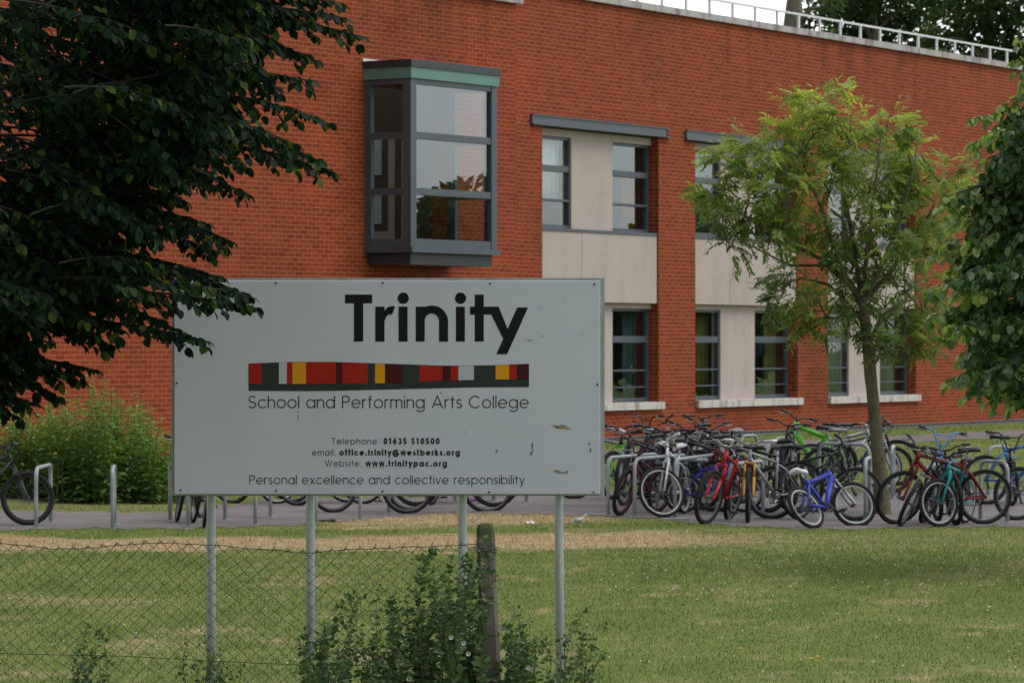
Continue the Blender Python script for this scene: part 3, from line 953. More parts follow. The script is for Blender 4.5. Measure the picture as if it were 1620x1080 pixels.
# screw heads and scuffs
b = MB()
for zx, zy in [(398, 62), (778, 61), (1160, 64), (1531, 67), (44, 418), (1542, 423), (58, 798), (398, 800), (777, 803), (1156, 805), (1528, 806)]:
    c = Vector(zpt(zx, zy, 0.0))
    b.tube([c + Vector((0, 0.001, 0)), c + Vector((0, -0.004, 0))], 0.0055, 8)
b.build('screw', M['ink'], SG)
fl = Flat()
def blot(cx, cy, rx, ry, n=11, j=0.5):
    fl.poly([(cx + rx * (1 + j * (rnd.random() - .6)) * math.cos(2 * math.pi * i / n), cy + ry * (1 + j * (rnd.random() - .6)) * math.sin(2 * math.pi * i / n)) for i in range(n)])
for a in [(1412, 574, 22, 6), (1392, 570, 14, 3), (1436, 580, 12, 3), (1396, 731, 15, 5), (1425, 736, 14, 3)]: blot(*a)
fl.mb.build('bare_patch', paint('bare_board', (0.26, 0.20, 0.11), 0.8, 0, 0.4, 60), SG)
fl = Flat()
for a in [(1398, 576, 8, 2), (1414, 568, 10, 1.6), (1408, 737, 12, 1.8), (1434, 731, 5, 2), (1310, 640, 3, 12), (1306, 668, 3.5, 9), (1312, 655, 2, 8), (1513, 634, 3, 8), (1517, 656, 3, 10), (1183, 660, 4, 6), (1487, 246, 2, 2.5), (1345, 250, 3, 2), (1340, 150, 2, 2), (1422, 130, 2, 2), (1300, 266, 12, 1.4), (985, 452, 5, 2), (1067, 592, 3, 2), (475, 519, 7, 1.2), (476, 540, 1.2, 14)]: blot(*a)
fl.mb.build('scuff_mark', paint('scuff', (0.13, 0.135, 0.13), 0.8, 0, 0.5, 80), SG)

# ------------------------------------------------------------------ chain link fence and its concrete post
FY = 19.45
FN = thing('chain_link_fence', 'low sagging rusty chain link fence in front of the sign', 'fence', ((380 - CX) / F * FY, FY, 0))
M['wire'] = paint('rusty_wire', (0.028, 0.026, 0.027), 0.6, 0.2, 0.4, 40)
fx1 = (768 - CX) / F * FY; fx0 = -3.6
topz = lambda x: CAMZ - (np.interp(CX + x * F / FY, [-400, 0, 90, 150, 235, 320, 410, 490, 560, 640, 700, 765], [852, 857, 866, 864, 855, 858, 866, 872, 866, 863, 861, 858]) - HY) / F * FY
b = MB()
a_ = 0.040; rows = 33; rh = 0.034
x = fx0; j = 0
while x < fx1 - 0.02:
    pts = []
    for i in range(rows + 1):
        xx = x + a_ / 2 * (1 if (i + j) % 2 else -1)
        xx += 0.014 * math.sin(xx * 2.1 + i * 0.25) + 0.0015 * rnd.uniform(-1, 1)
        if xx > fx1: xx = fx1
        zz = float(topz(xx)) - i * rh + 0.0015 * rnd.uniform(-1, 1) + .006 * math.sin(xx * 5 + i)
        yy = FY + (0.006 if i % 2 else -0.006) + 0.02 * math.sin(x * 1.3 + i * 0.12)
        pts.append((xx, yy, zz))
    b.tube(pts, 0.0022, 4, False)
    x += a_; j += 1
mesh = b.build('mesh', M['wire'], FN)
b = MB()
pts = []
for x in np.arange(fx0, fx1 + 0.06, 0.06):
    pts.append((x, FY - 0.004 + 0.004 * rnd.uniform(-1, 1), float(topz(x)) - 0.008 + 0.004 * rnd.uniform(-1, 1)))
b.tube(pts, 0.0021, 4)
for x in np.arange(fx0, fx1, 0.079):         # twisted barbs along the top
    z = float(topz(x)); 
    b.tube([(x - .006, FY, z - .012), (x + .004 + .006 * rnd.uniform(-1, 1), FY - .004, z + .016), (x + .01, FY, z - .008)], 0.002, 3)
b.tube([(x, FY - 0.004, CAMZ - (np.interp(CX + x * F / FY, [-200, 0, 200, 340, 500, 780], [1030, 1033, 1037, 1045, 1052, 1050]) - HY) / F * FY) for x in np.arange(fx0, fx1 + .1, .1)], 0.0019, 4)
b.build('line_wire', M['wire'], FN)
M['concrete'] = stone_mat('old_concrete', (0.15, 0.132, 0.112), (0.045, 0.04, 0.034), 0.8, 5, 0.95)
M['moss'] = stone_mat('mossy_concrete', (0.065, 0.085, 0.04), (0.12, 0.11, 0.09), 0.6, 8, 0.95)
b = MB()
xa = (776 - CX) / F * FY
prof = []
lev = [(-0.2, 0.062), (0.4, 0.056), (1.0, 0.0500), (1.14, 0.0495), (1.185, 0.047), (1.205, 0.038), (1.212, 0.022)]
tilt = lambda z: -0.035 * (z - 0.4)
for z, hw in lev:
    n = 16; ring = []
    for k in range(n):
        an = 2 * math.pi * (k + .5) / n
        cs, sn = math.cos(an), math.sin(an)
        q = (abs(cs) ** 5 + abs(sn) ** 5) ** (-1 / 5)
        ring.append((xa + tilt(z) + hw * q * cs + .002 * rnd.uniform(-1, 1), FY + 0.02 + hw * q * sn, z + .002 * rnd.uniform(-1, 1)))
    prof.append(ring)
vs = [p for r_ in prof for p in r_]; n = 16
fs = []
b.smooth = False
for i in range(len(lev) - 1):
    b.cur = 1 if i >= 3 else 0
    b.add([], [])
    for k in range(n): fs.append((i * n + k, i * n + (k + 1) % n, (i + 1) * n + (k + 1) % n, (i + 1) * n + k))
fs.append(tuple(range((len(lev) - 1) * n, len(lev) * n)))
b.add(vs, fs)
b.mi = [1 if (k >= 3 * n) else 0 for k in range(len(fs))]
b.build('post', [M['concrete'], M['moss']], FN, None)
b = MB()
for z in (1.075, 1.06, 0.6):
    ring = [(xa + tilt(z) + 0.056 * math.cos(k) * 1.12, FY + 0.02 + 0.056 * math.sin(k) * 1.12, z + .004 * math.sin(3 * k)) for k in np.linspace(0, 2 * math.pi, 14)[:-1]]
    b.tube(ring, 0.0022, 4, False, True)
b.build('tie_wire', M['wire'], FN)
# ------------------------------------------------------------------ vegetation
def norm(a): return a / np.maximum(np.linalg.norm(a, axis=1, keepdims=True), 1e-9)
class Leaves:
    def __init__(self): self.P = []; self.D = []; self.N = []; self.L = []; self.W = []; self.T = []
    def add(self, p, d, n, l, w, t):
        self.P.append(p); self.D.append(d); self.N.append(n); self.L.append(l); self.W.append(w); self.T.append(t)
    def build(self, name, mat, parent, shape='oval', fold=0.18, curl=0.15):
        P = np.array(self.P, float); D = norm(np.array(self.D, float)); Nn = np.array(self.N, float)
        l = np.array(self.L)[:, None]; w = np.array(self.W)[:, None]; T = np.array(self.T)
        S = norm(np.cross(D, Nn)); Nn = np.cross(S, D)
        prof = {'oval': [(0.16, 0.36), (0.48, 0.5), (0.80, 0.33)], 'heart': [(0.04, 0.36), (0.36, 0.53), (0.76, 0.36)], 'thin': [(0.22, 0.38), (0.5, 0.48), (0.8, 0.24)]}[shape]
        f = fold * w
        Lf = [P + D * l * u_ - S * w * w_ + Nn * (f * w_ * 2 - curl * l * u_ * u_) for u_, w_ in prof]
        Rt = [P + D * l * u_ + S * w * w_ + Nn * (f * w_ * 2 - curl * l * u_ * u_) for u_, w_ in prof]
        V = [P] + Lf + [P + D * l - Nn * curl * l] + Rt[::-1] + [P + D * l * 0.5 - Nn * curl * l * .25]
        n = len(P)
        V = np.stack(V, 1).reshape(-1, 3)
        base = (np.arange(n) * 9)[:, None]
        tri = np.array([[8, k, (k + 1) % 8] for k in range(8)])
        Fc = (base[:, :, None] + tri[None]).reshape(-1, 3)
        return np_mesh(name, V, Fc, mat, parent, np.repeat(T, 9))

def rvec(s=1.0): return Vector((rnd.gauss(0, s), rnd.gauss(0, s), rnd.gauss(0, s)))
def bez(a, c, b, t): return a * (1 - t) ** 2 + c * 2 * t * (1 - t) + b * t * t
def bezt(a, c, b, t): return ((c - a) * (1 - t) + (b - c) * t).normalized()

def spray(lv, tw, a, b, lift=0.15, leaf=0.07, ratio=0.65, gap=0.035, side=0.45, nside=9, rad=0.008, droop=0.35, tint=None, start=0.25, jit=0.15):
    """a leafy branch from a to b with side twigs; leaves hang alternately along every twig"""
    ln = (b - a).length
    c = (a + b) / 2 + Vector((0, 0, lift * ln))
    pts = [bez(a, c, b, i / 8) for i in range(9)]
    tw.smooth = True
    tw.tube(pts, [rad * (1 - 0.8 * i / 8) + 0.0015 for i in range(9)], 5, False)
    lines = [(pts[2:], leaf)]
    for k in range(nside):
        t = start + (0.97 - start) * (k + rnd.random() * .6) / nside
        p = bez(a, c, b, t); d = bezt(a, c, b, t)
        sv = d.cross(Vector((0, 0, 1)))
        if sv.length < .1: sv = Vector((1, 0, 0))
        sv.normalize()
        sg = 1 if k % 2 else -1
        l2 = side * ln * (1.08 - t) * rnd.uniform(.7, 1.25) + leaf
        dd = (d * 0.75 + sv * sg * 0.8 + Vector((0, 0, rnd.uniform(-.35, .25)))).normalized()
        e = p + dd * l2 - Vector((0, 0, droop * l2 * .5))
        m_ = (p + e) / 2 + Vector((0, 0, droop * l2 * .25))
        q = [bez(p, m_, e, i / 4) for i in range(5)]
        tw.tube(q, [rad * .4 * (1 - .7 * i / 4) + .001 for i in range(5)], 3, False)
        lines.append((q, leaf))
    for q, lf in lines:
        # walk along the twig
        for i in range(len(q) - 1):
            seg = q[i + 1] - q[i]; sl2 = seg.length
            if sl2 < 1e-5: continue
            d = seg / sl2
            nn = max(1, int(sl2 / gap))
            for k in range(nn):
                p = q[i] + seg * ((k + rnd.random()) / nn)
                sv = d.cross(Vector((0, 0, 1))); sv = sv.normalized() if sv.length > .05 else Vector((1, 0, 0))
                sg = rnd.choice((-1, 1))
                dd = d * rnd.uniform(.2, .8) + sv * sg * rnd.uniform(.4, 1) + Vector((0, 0, -droop * rnd.uniform(.2, 1.4))) + rvec(jit)
                up = Vector((0, 0, 1)) + rvec(.35) + sv * sg * .2
                l_ = lf * rnd.uniform(.5, 1.25)
                tt = tint(p) if tint else rnd.random()
                lv.add(p, dd, up, l_, l_ * ratio * rnd.uniform(.85, 1.15), tt)
        # terminal leaf
        d = (q[-1] - q[-2]).normalized()
        lv.add(q[-1], d + Vector((0, 0, -.3)), Vector((0, 0, 1)) + rvec(.3), lf, lf * ratio, tint(q[-1]) if tint else rnd.random())

def trunk_mesh(mb, pts, radii, n=12, lump=0.05):
    pts = [Vector(p) for p in pts]
    mb.smooth = True
    P2, R2 = [], []
    for i in range(len(pts) - 1):
        for k in range(4):
            t = k / 4
            P2.append(pts[i].lerp(pts[i + 1], t) + Vector((rnd.uniform(-1, 1), rnd.uniform(-1, 1), 0)) * radii[i] * lump)
            R2.append((radii[i] * (1 - t) + radii[i + 1] * t) * (1 + rnd.uniform(-lump, lump)))
    P2.append(pts[-1]); R2.append(radii[-1])
    mb.tube(P2, R2, n)

# ---- dark tree leaning in from the left, its outer sprays hanging in front of the sign corner
T1 = thing('leafy_tree', 'large dark broadleaf tree at the upper left with a branch hanging over the sign', 'tree', (-4.3, 18.0, 0))
M['bark'] = bark_mat('bark', (0.022, 0.018, 0.014), (0.055, 0.045, 0.034))
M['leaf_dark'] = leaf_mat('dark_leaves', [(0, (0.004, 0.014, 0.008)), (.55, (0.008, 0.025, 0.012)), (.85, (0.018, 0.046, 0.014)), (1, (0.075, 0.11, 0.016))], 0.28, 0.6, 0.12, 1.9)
lv, tw = Leaves(), MB()
tk = MB()
trunk_mesh(tk, [(-4.3, 18.0, -0.1), (-4.28, 18.0, 0.9), (-4.2, 18.02, 2.0), (-4.1, 18.05, 3.4), (-4.15, 18.1, 5.2)], [0.24, 0.20, 0.18, 0.14, 0.06], 14)
tips = [(572, 58, 17.9), (541, 8, 18.2), (548, 30, 18.0), (500, 96, 18.1), (492, 128, 17.7), (520, 196, 17.8), (440, 150, 18.2), (527, 272, 17.6), (505, 255, 17.9), (470, 230, 17.6), (392, 308, 18.0), (350, 300, 18.2), (366, 382, 17.7), (345, 398, 17.9), (330, 355, 18.2), (404, 488, 17.5), (380, 462, 17.8), (398, 470, 17.3), (328, 540, 17.5), (300, 532, 17.7), (352, 440, 18.0), (285, 425, 18.2), (250, 440, 17.9), (180, 548, 17.8), (168, 508, 18.0), (118, 600, 17.7), (150, 585, 17.9), (92, 628, 17.8), (60, 640, 17.6), (30, 660, 17.9), (5, 655, 17.5), (20, 615, 18.0), (-20, 690, 17.8), (430, 60, 18.2), (470, 20, 17.9), (500, -25, 17.8), (540, -40, 18.1)]
for tx, ty, Y in tips:
    b = at(tx, ty, Y)
    back = rnd.uniform(300, 380)
    ax = tx - back; ay = ty + rnd.uniform(-70, 30) - 25
    a = at(ax, ay, Y + rnd.uniform(-.3, .3))
    spray(lv, tw, a, b, rnd.uniform(.08, .16), 0.055, 0.72, 0.0155, 0.24, 15, 0.007, 0.55, None, 0.15)
# fill of the crown
edge_y = [-260, 0, 60, 100, 200, 280, 330, 400, 470, 520, 560, 600, 650, 680]
edge_x = [500, 440, 440, 415, 400, 340, 275, 255, 220, 140, 85, 50, 10, -40]
for k in range(620):
    ty = rnd.uniform(-250, 660)
    lim = np.interp(ty, edge_y, edge_x)
    tx = lim - abs(rnd.gauss(0, 1)) ** 1.1 * 230 - 8
    if tx < -480: tx = rnd.uniform(-420, lim)
    Y = rnd.uniform(16.9, 19.6)
    b = at(tx, ty, Y)
    a = b + Vector((rnd.uniform(-.75, -.25), rnd.uniform(-.5, .5), rnd.uniform(-.1, .35)))
    spray(lv, tw, a, b, .12, 0.056, .72, 0.021, 0.42, 8, 0.005, 0.55)
# limbs
for k in range(22):
    h = 1.6 + 3.4 * k / 22
    e = Vector((-4.1 + rnd.uniform(.7, 1.25), 18 + rnd.uniform(-.9, .9), h + rnd.uniform(.1, .6)))
    a = Vector((-4.18, 18.03, h - .15)); c = (a + e) / 2 + Vector((0, 0, .2))
    tk.tube([bez(a, c, e, i / 7) for i in range(8)], [0.045 * (1 - .95 * i / 7) + .001 for i in range(8)], 7)
tk.build('trunk', M['bark'], T1)
tw.build('twigs', paint('dark_twigs', (0.012, 0.011, 0.008), 0.8), T1)
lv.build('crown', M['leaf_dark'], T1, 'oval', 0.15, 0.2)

# ---- lime tree at the right edge
T2 = thing('lime_tree', 'dense lime tree at the right edge with round glossy leaves and pale tips', 'tree', tuple(at(1830, HY, 33.5).xy) + (0,))
M['leaf_lime'] = leaf_mat('lime_leaves', [(0, (0.026, 0.072, 0.022)), (.5, (0.052, 0.12, 0.034)), (.78, (0.13, 0.22, 0.055)), (1, (0.34, 0.42, 0.14))], 0.34, 0.38, 0.4, 1.5)
lv, tw, tk = Leaves(), MB(), MB()
base = Vector(T2.location)
trunk_mesh(tk, [base + Vector((0, 0, -.1)), base + Vector((.02, 0, 1.3)), base + Vector((-.05, .05, 3)), base + Vector((0, .05, 5)), base + Vector((.03, 0, 7))], [.17, .14, .12, .08, .03], 12)
def lime_tint(tip, r=0.55):
    def f(p):
        return min(1, max(0, rnd.uniform(0, .72) + max(0, 1 - (p - tip).length / r) * .68 + (.12 if rnd.random() < .1 else 0)))
    return f
tips2 = [(1612, 64), (1600, 100), (1618, 130), (1585, 168), (1592, 205), (1537, 190), (1560, 215), (1532, 232), (1545, 262), (1526, 298), (1560, 290), (1497, 312), (1531, 345), (1500, 352), (1485, 330), (1530, 385), (1472, 408), (1500, 430), (1480, 398), (1510, 470), (1468, 462), (1475, 498), (1500, 520), (1520, 560), (1483, 545), (1505, 600), (1497, 606), (1530, 628), (1560, 640), (1600, 636), (1585, 575), (1548, 470), (1580, 400), (1590, 330), (1610, 270), (1600, 520)]
for tx, ty in tips2:
    Y = 33.5 + rnd.uniform(-1.5, .6)
    b = at(tx, ty, Y)
    L_ = rnd.uniform(1.2, 1.7)
    a = b + Vector((L_ * .93, rnd.uniform(-.2, .5), rnd.uniform(-.05, .45)))
    spray(lv, tw, a, b, .14, 0.084, .92, 0.030, 0.30, 14, 0.010, 0.7, lime_tint(b), 0.05, .4)
for k in range(310):
    ty = rnd.uniform(20, 625)
    lim = np.interp(ty, [20, 60, 160, 190, 230, 300, 350, 410, 460, 520, 600, 640], [1645, 1632, 1612, 1584, 1562, 1542, 1532, 1510, 1508, 1512, 1530, 1556])
    tx = lim + abs(rnd.gauss(0, 1)) * 170 + 4
    Y = 33.5 + rnd.uniform(-1.6, 1.8)
    b = at(tx, ty, Y)
    a = b + Vector((rnd.uniform(.2, .8), rnd.uniform(-.4, .4), rnd.uniform(0, .4)))
    spray(lv, tw, a, b, .12, 0.080, .95, 0.042, 0.42, 8, 0.008, 0.75, (lambda p: min(1, rnd.uniform(0, .8) + (.2 if rnd.random() < .06 else 0))), .15, .5)
for k in range(16):
    h = 1.7 + 4.2 * k / 16
    e = base + Vector((-rnd.uniform(.6, 1.2), rnd.uniform(-1.2, 1.2), h + rnd.uniform(.2, .7)))
    a = base + Vector((0, 0, h)); c = (a + e) / 2 + Vector((0, 0, .25))
    tk.tube([bez(a, c, e, i / 7) for i in range(8)], [0.04 * (1 - .8 * i / 7) + .004 for i in range(8)], 6)
tk.build('trunk', M['bark'], T2); tw.build('twigs', M['bark'], T2)
lv.build('crown', M['leaf_lime'], T2, 'heart', 0.12, 0.22)

# ---- slender young tree among the bicycles
tb = gpt(1398, 813)
TY = tb.y
T3 = thing('young_ash_tree', 'slender young tree with feathery yellow green crown growing among the bicycles', 'tree', tuple(tb))
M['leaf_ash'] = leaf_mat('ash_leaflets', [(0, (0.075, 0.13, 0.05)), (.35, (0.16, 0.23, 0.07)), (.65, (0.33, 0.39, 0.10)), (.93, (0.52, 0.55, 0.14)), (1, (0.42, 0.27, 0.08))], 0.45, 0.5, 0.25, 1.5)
M['bark_young'] = bark_mat('young_bark', (0.085, 0.075, 0.045), (0.19, 0.165, 0.105), 2)
lv, tw, tk = Leaves(), MB(), MB()
def pxs(lst, dy=0.0): return [at(x, y, TY + dy) for x, y in lst]
trunk_mesh(tk, [tb + Vector((0.01, 0, -.15))] + pxs([(1396, 800), (1390, 720), (1381, 630), (1374, 560), (1368, 500), (1363, 470)]), [.115, .105, .082, .078, .075, .07, .06], 12, .04)
limb_pts = []
limbs = [[(1363, 472), (1330, 425), (1280, 400), (1215, 370), (1165, 330), (1140, 300)],
         [(1365, 480), (1335, 440), (1300, 330), (1270, 260), (1240, 215)],
         [(1362, 470), (1350, 380), (1330, 280), (1315, 200), (1312, 160)],
         [(1363, 468), (1375, 380), (1385, 290), (1395, 210)],
         [(1364, 472), (1390, 430), (1420, 360), (1440, 290), (1450, 240)],
         [(1366, 478), (1400, 440), (1440, 390), (1475, 330), (1490, 290)],
         [(1372, 520), (1345, 480), (1310, 450), (1270, 440), (1235, 450)],
         [(1374, 545), (1395, 500), (1425, 480), (1455, 470)],
         [(1366, 490), (1350, 460), (1310, 420), (1250, 420), (1180, 385)],
         [(1370, 500), (1345, 500), (1310, 505), (1285, 520)]]
for li, l in enumerate(limbs):
    dy = rnd.uniform(-.8, .8)
    pts = [at(x, y, TY + dy * i / (len(l) - 1)) for i, (x, y) in enumerate(l)]
    limb_pts += [pts[i].lerp(pts[i + 1], q / 4) for i in range(1, len(pts) - 1) for q in range(5)]
    tk.smooth = True
    tk.tube(pts, [0.036 * (1 - .78 * i / (len(pts) - 1)) for i in range(len(pts))], 6)
clumps = [(1312, 168, 46), (1285, 190, 40), (1345, 200, 45), (1398, 190, 36), (1390, 225, 45), (1238, 212, 40), (1215, 235, 40), (1265, 240, 48), (1440, 240, 36), (1455, 270, 44), (1420, 285, 50), (1490, 290, 34), (1480, 330, 42), (1165, 262, 36), (1140, 300, 34), (1120, 305, 25), (1195, 290, 48), (1250, 300, 55), (1310, 280, 60), (1370, 290, 60), (1185, 335, 42), (1215, 365, 42), (1150, 385, 30), (1135, 355, 22), (1275, 360, 55), (1340, 360, 55), (1410, 350, 55), (1450, 375, 50), (1490, 370, 30), (1300, 410, 40), (1390, 410, 45), (1430, 420, 38), (1250, 440, 32), (1230, 470, 24), (1275, 480, 36), (1310, 490, 34), (1265, 515, 26), (1290, 530, 20), (1340, 480, 30), (1400, 470, 35), (1430, 490, 44), (1460, 475, 40), (1410, 530, 38), (1440, 545, 30), (1390, 560, 18), (1470, 510, 28), (1340, 520, 22)]
for cx_, cy_, r_ in clumps:
    cy_ = cy_ + max(0, (250 - cy_) * .16)
    c0 = at(cx_, cy_, TY + rnd.uniform(-.75, .75))
    rr = r_ / F * TY
    near = min(limb_pts, key=lambda q: (q - (c0 - Vector((0, 0, rr * .5)))).length)
    tw.tube([near, (near + c0) / 2 + Vector((0, 0, .02)), c0 - Vector((0, 0, rr * .5))], [.013, .010, .008], 5, False)
    nu = int(14 + (r_ / 10) ** 2 * 1.95)
    lo = cy_ > 400
    sticks = []
    for k in range(max(3, nu // 7)):
        d0 = rvec().normalized(); d0.z = d0.z * .7 + .25
        e = c0 + d0 * rr * rnd.uniform(.55, .95)
        tw.tube([c0 - Vector((0, 0, rr * .5)), (c0 + e) / 2 + Vector((0, 0, .03)), e], [.008, .005, .002], 3, False)
        sticks.append(e)
    for k in range(nu):
        e = rnd.choice(sticks) + rvec(rr * .20)
        out_d = (e - c0); out_d = out_d.normalized() if out_d.length > .01 else Vector((0, 0, 1))
        d = (out_d * .8 + Vector((0, 0, -.25)) + rvec(.4)).normalized()
        up = Vector((0, 0, 1)) + rvec(.35)
        ll = rnd.uniform(.15, .26)
        sv = d.cross(up).normalized()
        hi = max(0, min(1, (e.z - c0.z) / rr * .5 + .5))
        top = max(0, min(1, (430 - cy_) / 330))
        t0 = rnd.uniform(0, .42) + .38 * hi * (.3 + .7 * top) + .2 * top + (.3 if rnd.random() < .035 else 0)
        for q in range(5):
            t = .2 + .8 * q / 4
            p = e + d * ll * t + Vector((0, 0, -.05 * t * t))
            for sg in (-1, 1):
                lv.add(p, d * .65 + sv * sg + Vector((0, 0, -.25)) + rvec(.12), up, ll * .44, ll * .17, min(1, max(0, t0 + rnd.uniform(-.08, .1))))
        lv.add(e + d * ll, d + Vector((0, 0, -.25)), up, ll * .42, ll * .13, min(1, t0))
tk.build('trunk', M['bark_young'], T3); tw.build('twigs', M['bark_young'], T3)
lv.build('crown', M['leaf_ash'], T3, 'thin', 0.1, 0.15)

# ---- background trees beyond the roof
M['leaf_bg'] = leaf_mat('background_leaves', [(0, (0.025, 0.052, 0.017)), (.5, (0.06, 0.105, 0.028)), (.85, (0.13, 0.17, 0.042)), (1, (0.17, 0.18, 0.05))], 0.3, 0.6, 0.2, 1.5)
M['bark_bg'] = bark_mat('grey_brown_bark', (0.11, 0.09, 0.075), (0.21, 0.175, 0.15), .4)
def far_tree(name, label, bx, by, h, clumps, trunk_r, leaf=0.19, tk_pts=None, dens=1.0):
    g = 0.0
    T = thing(name, label, 'tree', (bx, by, g), 'trees beyond the roof')
    tk, lv = MB(), Leaves()
    pts = tk_pts or [(bx, by, g - .2), (bx, by, g + h * .4), (bx + .1, by, g + h * .7), (bx, by, g + h)]
    trunk_mesh(tk, pts, [trunk_r * (1 - .85 * i / (len(pts) - 1)) for i in range(len(pts))], 12, .03)
    for c, r in clumps:
        a = Vector((bx, by, max(h * .3, c.z - r * 1.4)))
        tk.tube([a, (a + c) / 2 + Vector((0, 0, .3)), c], [.10, .07, .02], 6)
        n = int(520 * r * r * dens)
        for k in range(n):
            d = rvec().normalized()
            p = c + Vector((d.x, d.y, d.z * .8)) * r * (rnd.random() ** .4)
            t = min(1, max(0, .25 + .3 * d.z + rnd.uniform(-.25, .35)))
            lv.add(p, d + rvec(.6) + Vector((0, 0, -.3)), Vector((0, 0, 1)) + rvec(.6), leaf * rnd.uniform(.7, 1.4), leaf * .75 * rnd.uniform(.7, 1.4), t)
    tk.build('trunk', M['bark_bg'], T)
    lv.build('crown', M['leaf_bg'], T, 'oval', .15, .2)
    return T
BY = 118.0
def bgc(lst, Y): return [(at(x, y, Y + rnd.uniform(-2.5, 2.5)), r / F * Y) for x, y, r in lst]
far_tree('background_tree', 'tall tree with a thick bare grey brown trunk standing behind the roof railing', at(1256, HY, BY).x, BY, 22,
         bgc([(1300, -60, 42), (1250, -110, 60), (1290, 30, 20), (1310, 10, 24), (1200, -150, 60), (1310, 60, 18), (1285, 5, 14)], BY), .62,
         0.17, [(at(1255, HY, BY).x, BY, -.3), (at(1256, 200, BY).x, BY, 9.4), (at(1256, 40, BY).x, BY, at(1256, 40, BY).z), (at(1257, 0, BY).x, BY, at(1257, -10, BY).z), (at(1258, -120, BY).x, BY, 24)])
far_tree('background_tree', 'broad olive green tree crown directly right of the bare trunk behind the railing', at(1380, HY, BY + 6).x, BY + 6, 17,
         bgc([(1345, 40, 50), (1400, 20, 55), (1370, 80, 45), (1330, 75, 28), (1440, 60, 45), (1415, 100, 40), (1350, 0, 50), (1400, -40, 60), (1330, -20, 40), (1450, 10, 36), (1460, 110, 40)], BY + 6), .35)
far_tree('background_tree', 'dark green tree crown behind the far right end of the roof', at(1560, HY, BY - 4).x, BY - 4, 17,
         bgc([(1500, 40, 44), (1560, 30, 55), (1610, 60, 50), (1520, 90, 42), (1570, 110, 42), (1480, 100, 30), (1540, -20, 55), (1490, -15, 42), (1610, 0, 50), (1630, 110, 45), (1480, 60, 24)], BY - 4), .35)
# trees to the side of the lawn that the panes mirror
for k, (x, y, h) in enumerate([(35, 83, 5.5), (41, 90, 6.4), (36, 74.5, 6.8), (38, 68, 6.2), (52, 98, 7.4)]):
    lab = ['round green tree mirrored in the ground floor panes', 'taller green tree mirrored in the panes behind the round one', 'spreading tree mirrored in the oriel panes', 'small bushy tree mirrored in the lower panes nearest the lawn', 'tallest of the trees mirrored in the panes'][k]
    cl = []
    for q in range(9):
        an = q * 2.4; cl.append((Vector((x + 2.0 * math.cos(an) * (q % 3) / 2, y + 2.0 * math.sin(an) * (q % 3) / 2, h * (.3 + .6 * q / 9))), h * .24))
    far_tree('mirrored_tree', lab, x, y, h * .8, cl, .18, .3, None, .6)['group'] = 'trees mirrored in the panes'

# ---- bushes behind the left racks
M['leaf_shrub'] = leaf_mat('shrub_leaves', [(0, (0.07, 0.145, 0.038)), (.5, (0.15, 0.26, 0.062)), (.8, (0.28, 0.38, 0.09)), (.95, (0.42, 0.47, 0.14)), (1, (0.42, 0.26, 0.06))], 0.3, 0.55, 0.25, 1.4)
def shrub(label, cols, Yc, group):
    c = gpt(sum(q[0] for q in cols) / len(cols), 812)
    T = thing('shrub', label, 'bush', (c.x, Yc, ground(c.x, Yc)), group)
    lv, tw = Leaves(), MB()
    for px, ytop, n in cols:
        for k in range(n):
            Y = Yc + rnd.uniform(-.9, .9)
            x0 = (px + rnd.uniform(-16, 16) - CX) / F * Y
            zt = at(px, ytop - (14 if k == 0 else 0) + abs(rnd.gauss(0, 1)) * (6 if k < 3 else 48) , Y).z
            g = ground(x0, Y)
            a = Vector((x0, Y, g))
            topx = x0 + rnd.uniform(-.16, .16)
            b = Vector((topx, Y + rnd.uniform(-.25, .05), zt))
            m_ = (a + b) / 2 + Vector((rnd.uniform(-.08, .08), -.06, 0))
            pts = [bez(a, m_, b, i / 8) for i in range(9)]
            tw.tube(pts, [.008 - .0007 * i for i in range(9)], 4, False)
            H = zt - g
            for i in range(int(H / .0125)):
                t = rnd.uniform(.04, 1)
                p = bez(a, m_, b, t)
                an = rnd.uniform(0, 6.28)
                wid = .17 * (1 - t) ** .7 + .014
                o = Vector((math.cos(an), math.sin(an), 0))
                p2 = p + o * wid * rnd.random()
                ll = .125 * (1.1 - .6 * t) * rnd.uniform(.7, 1.3)
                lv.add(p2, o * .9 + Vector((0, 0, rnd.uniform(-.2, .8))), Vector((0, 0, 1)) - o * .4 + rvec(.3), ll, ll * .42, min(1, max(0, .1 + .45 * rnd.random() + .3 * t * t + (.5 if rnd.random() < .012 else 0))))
    tw.build('stems', paint('green_stem', (0.07, 0.10, 0.035), 0.7), T)
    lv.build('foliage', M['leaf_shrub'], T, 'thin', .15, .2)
shrub('tall green bush with pointed shoots between the two bare bicycle hoops', [(100, 640, 14), (118, 626, 14), (138, 625, 14), (160, 612, 12), (158, 606, 5), (90, 650, 12), (180, 645, 12)], 47.6, 'bushes against the brick wall')
shrub('looser bush with feathery shoots and yellowing leaves left of the sign', [(200, 640, 13), (218, 630, 11), (236, 645, 13), (252, 662, 12), (266, 680, 10), (285, 690, 8)], 47.9, 'bushes against the brick wall')
shrub('greyish bush below the dark tree at the far left edge', [(0, 660, 10), (20, 650, 12), (40, 652, 13), (60, 655, 14), (75, 650, 14), (-30, 660, 10), (-60, 650, 10)], 48.2, 'bushes against the brick wall')

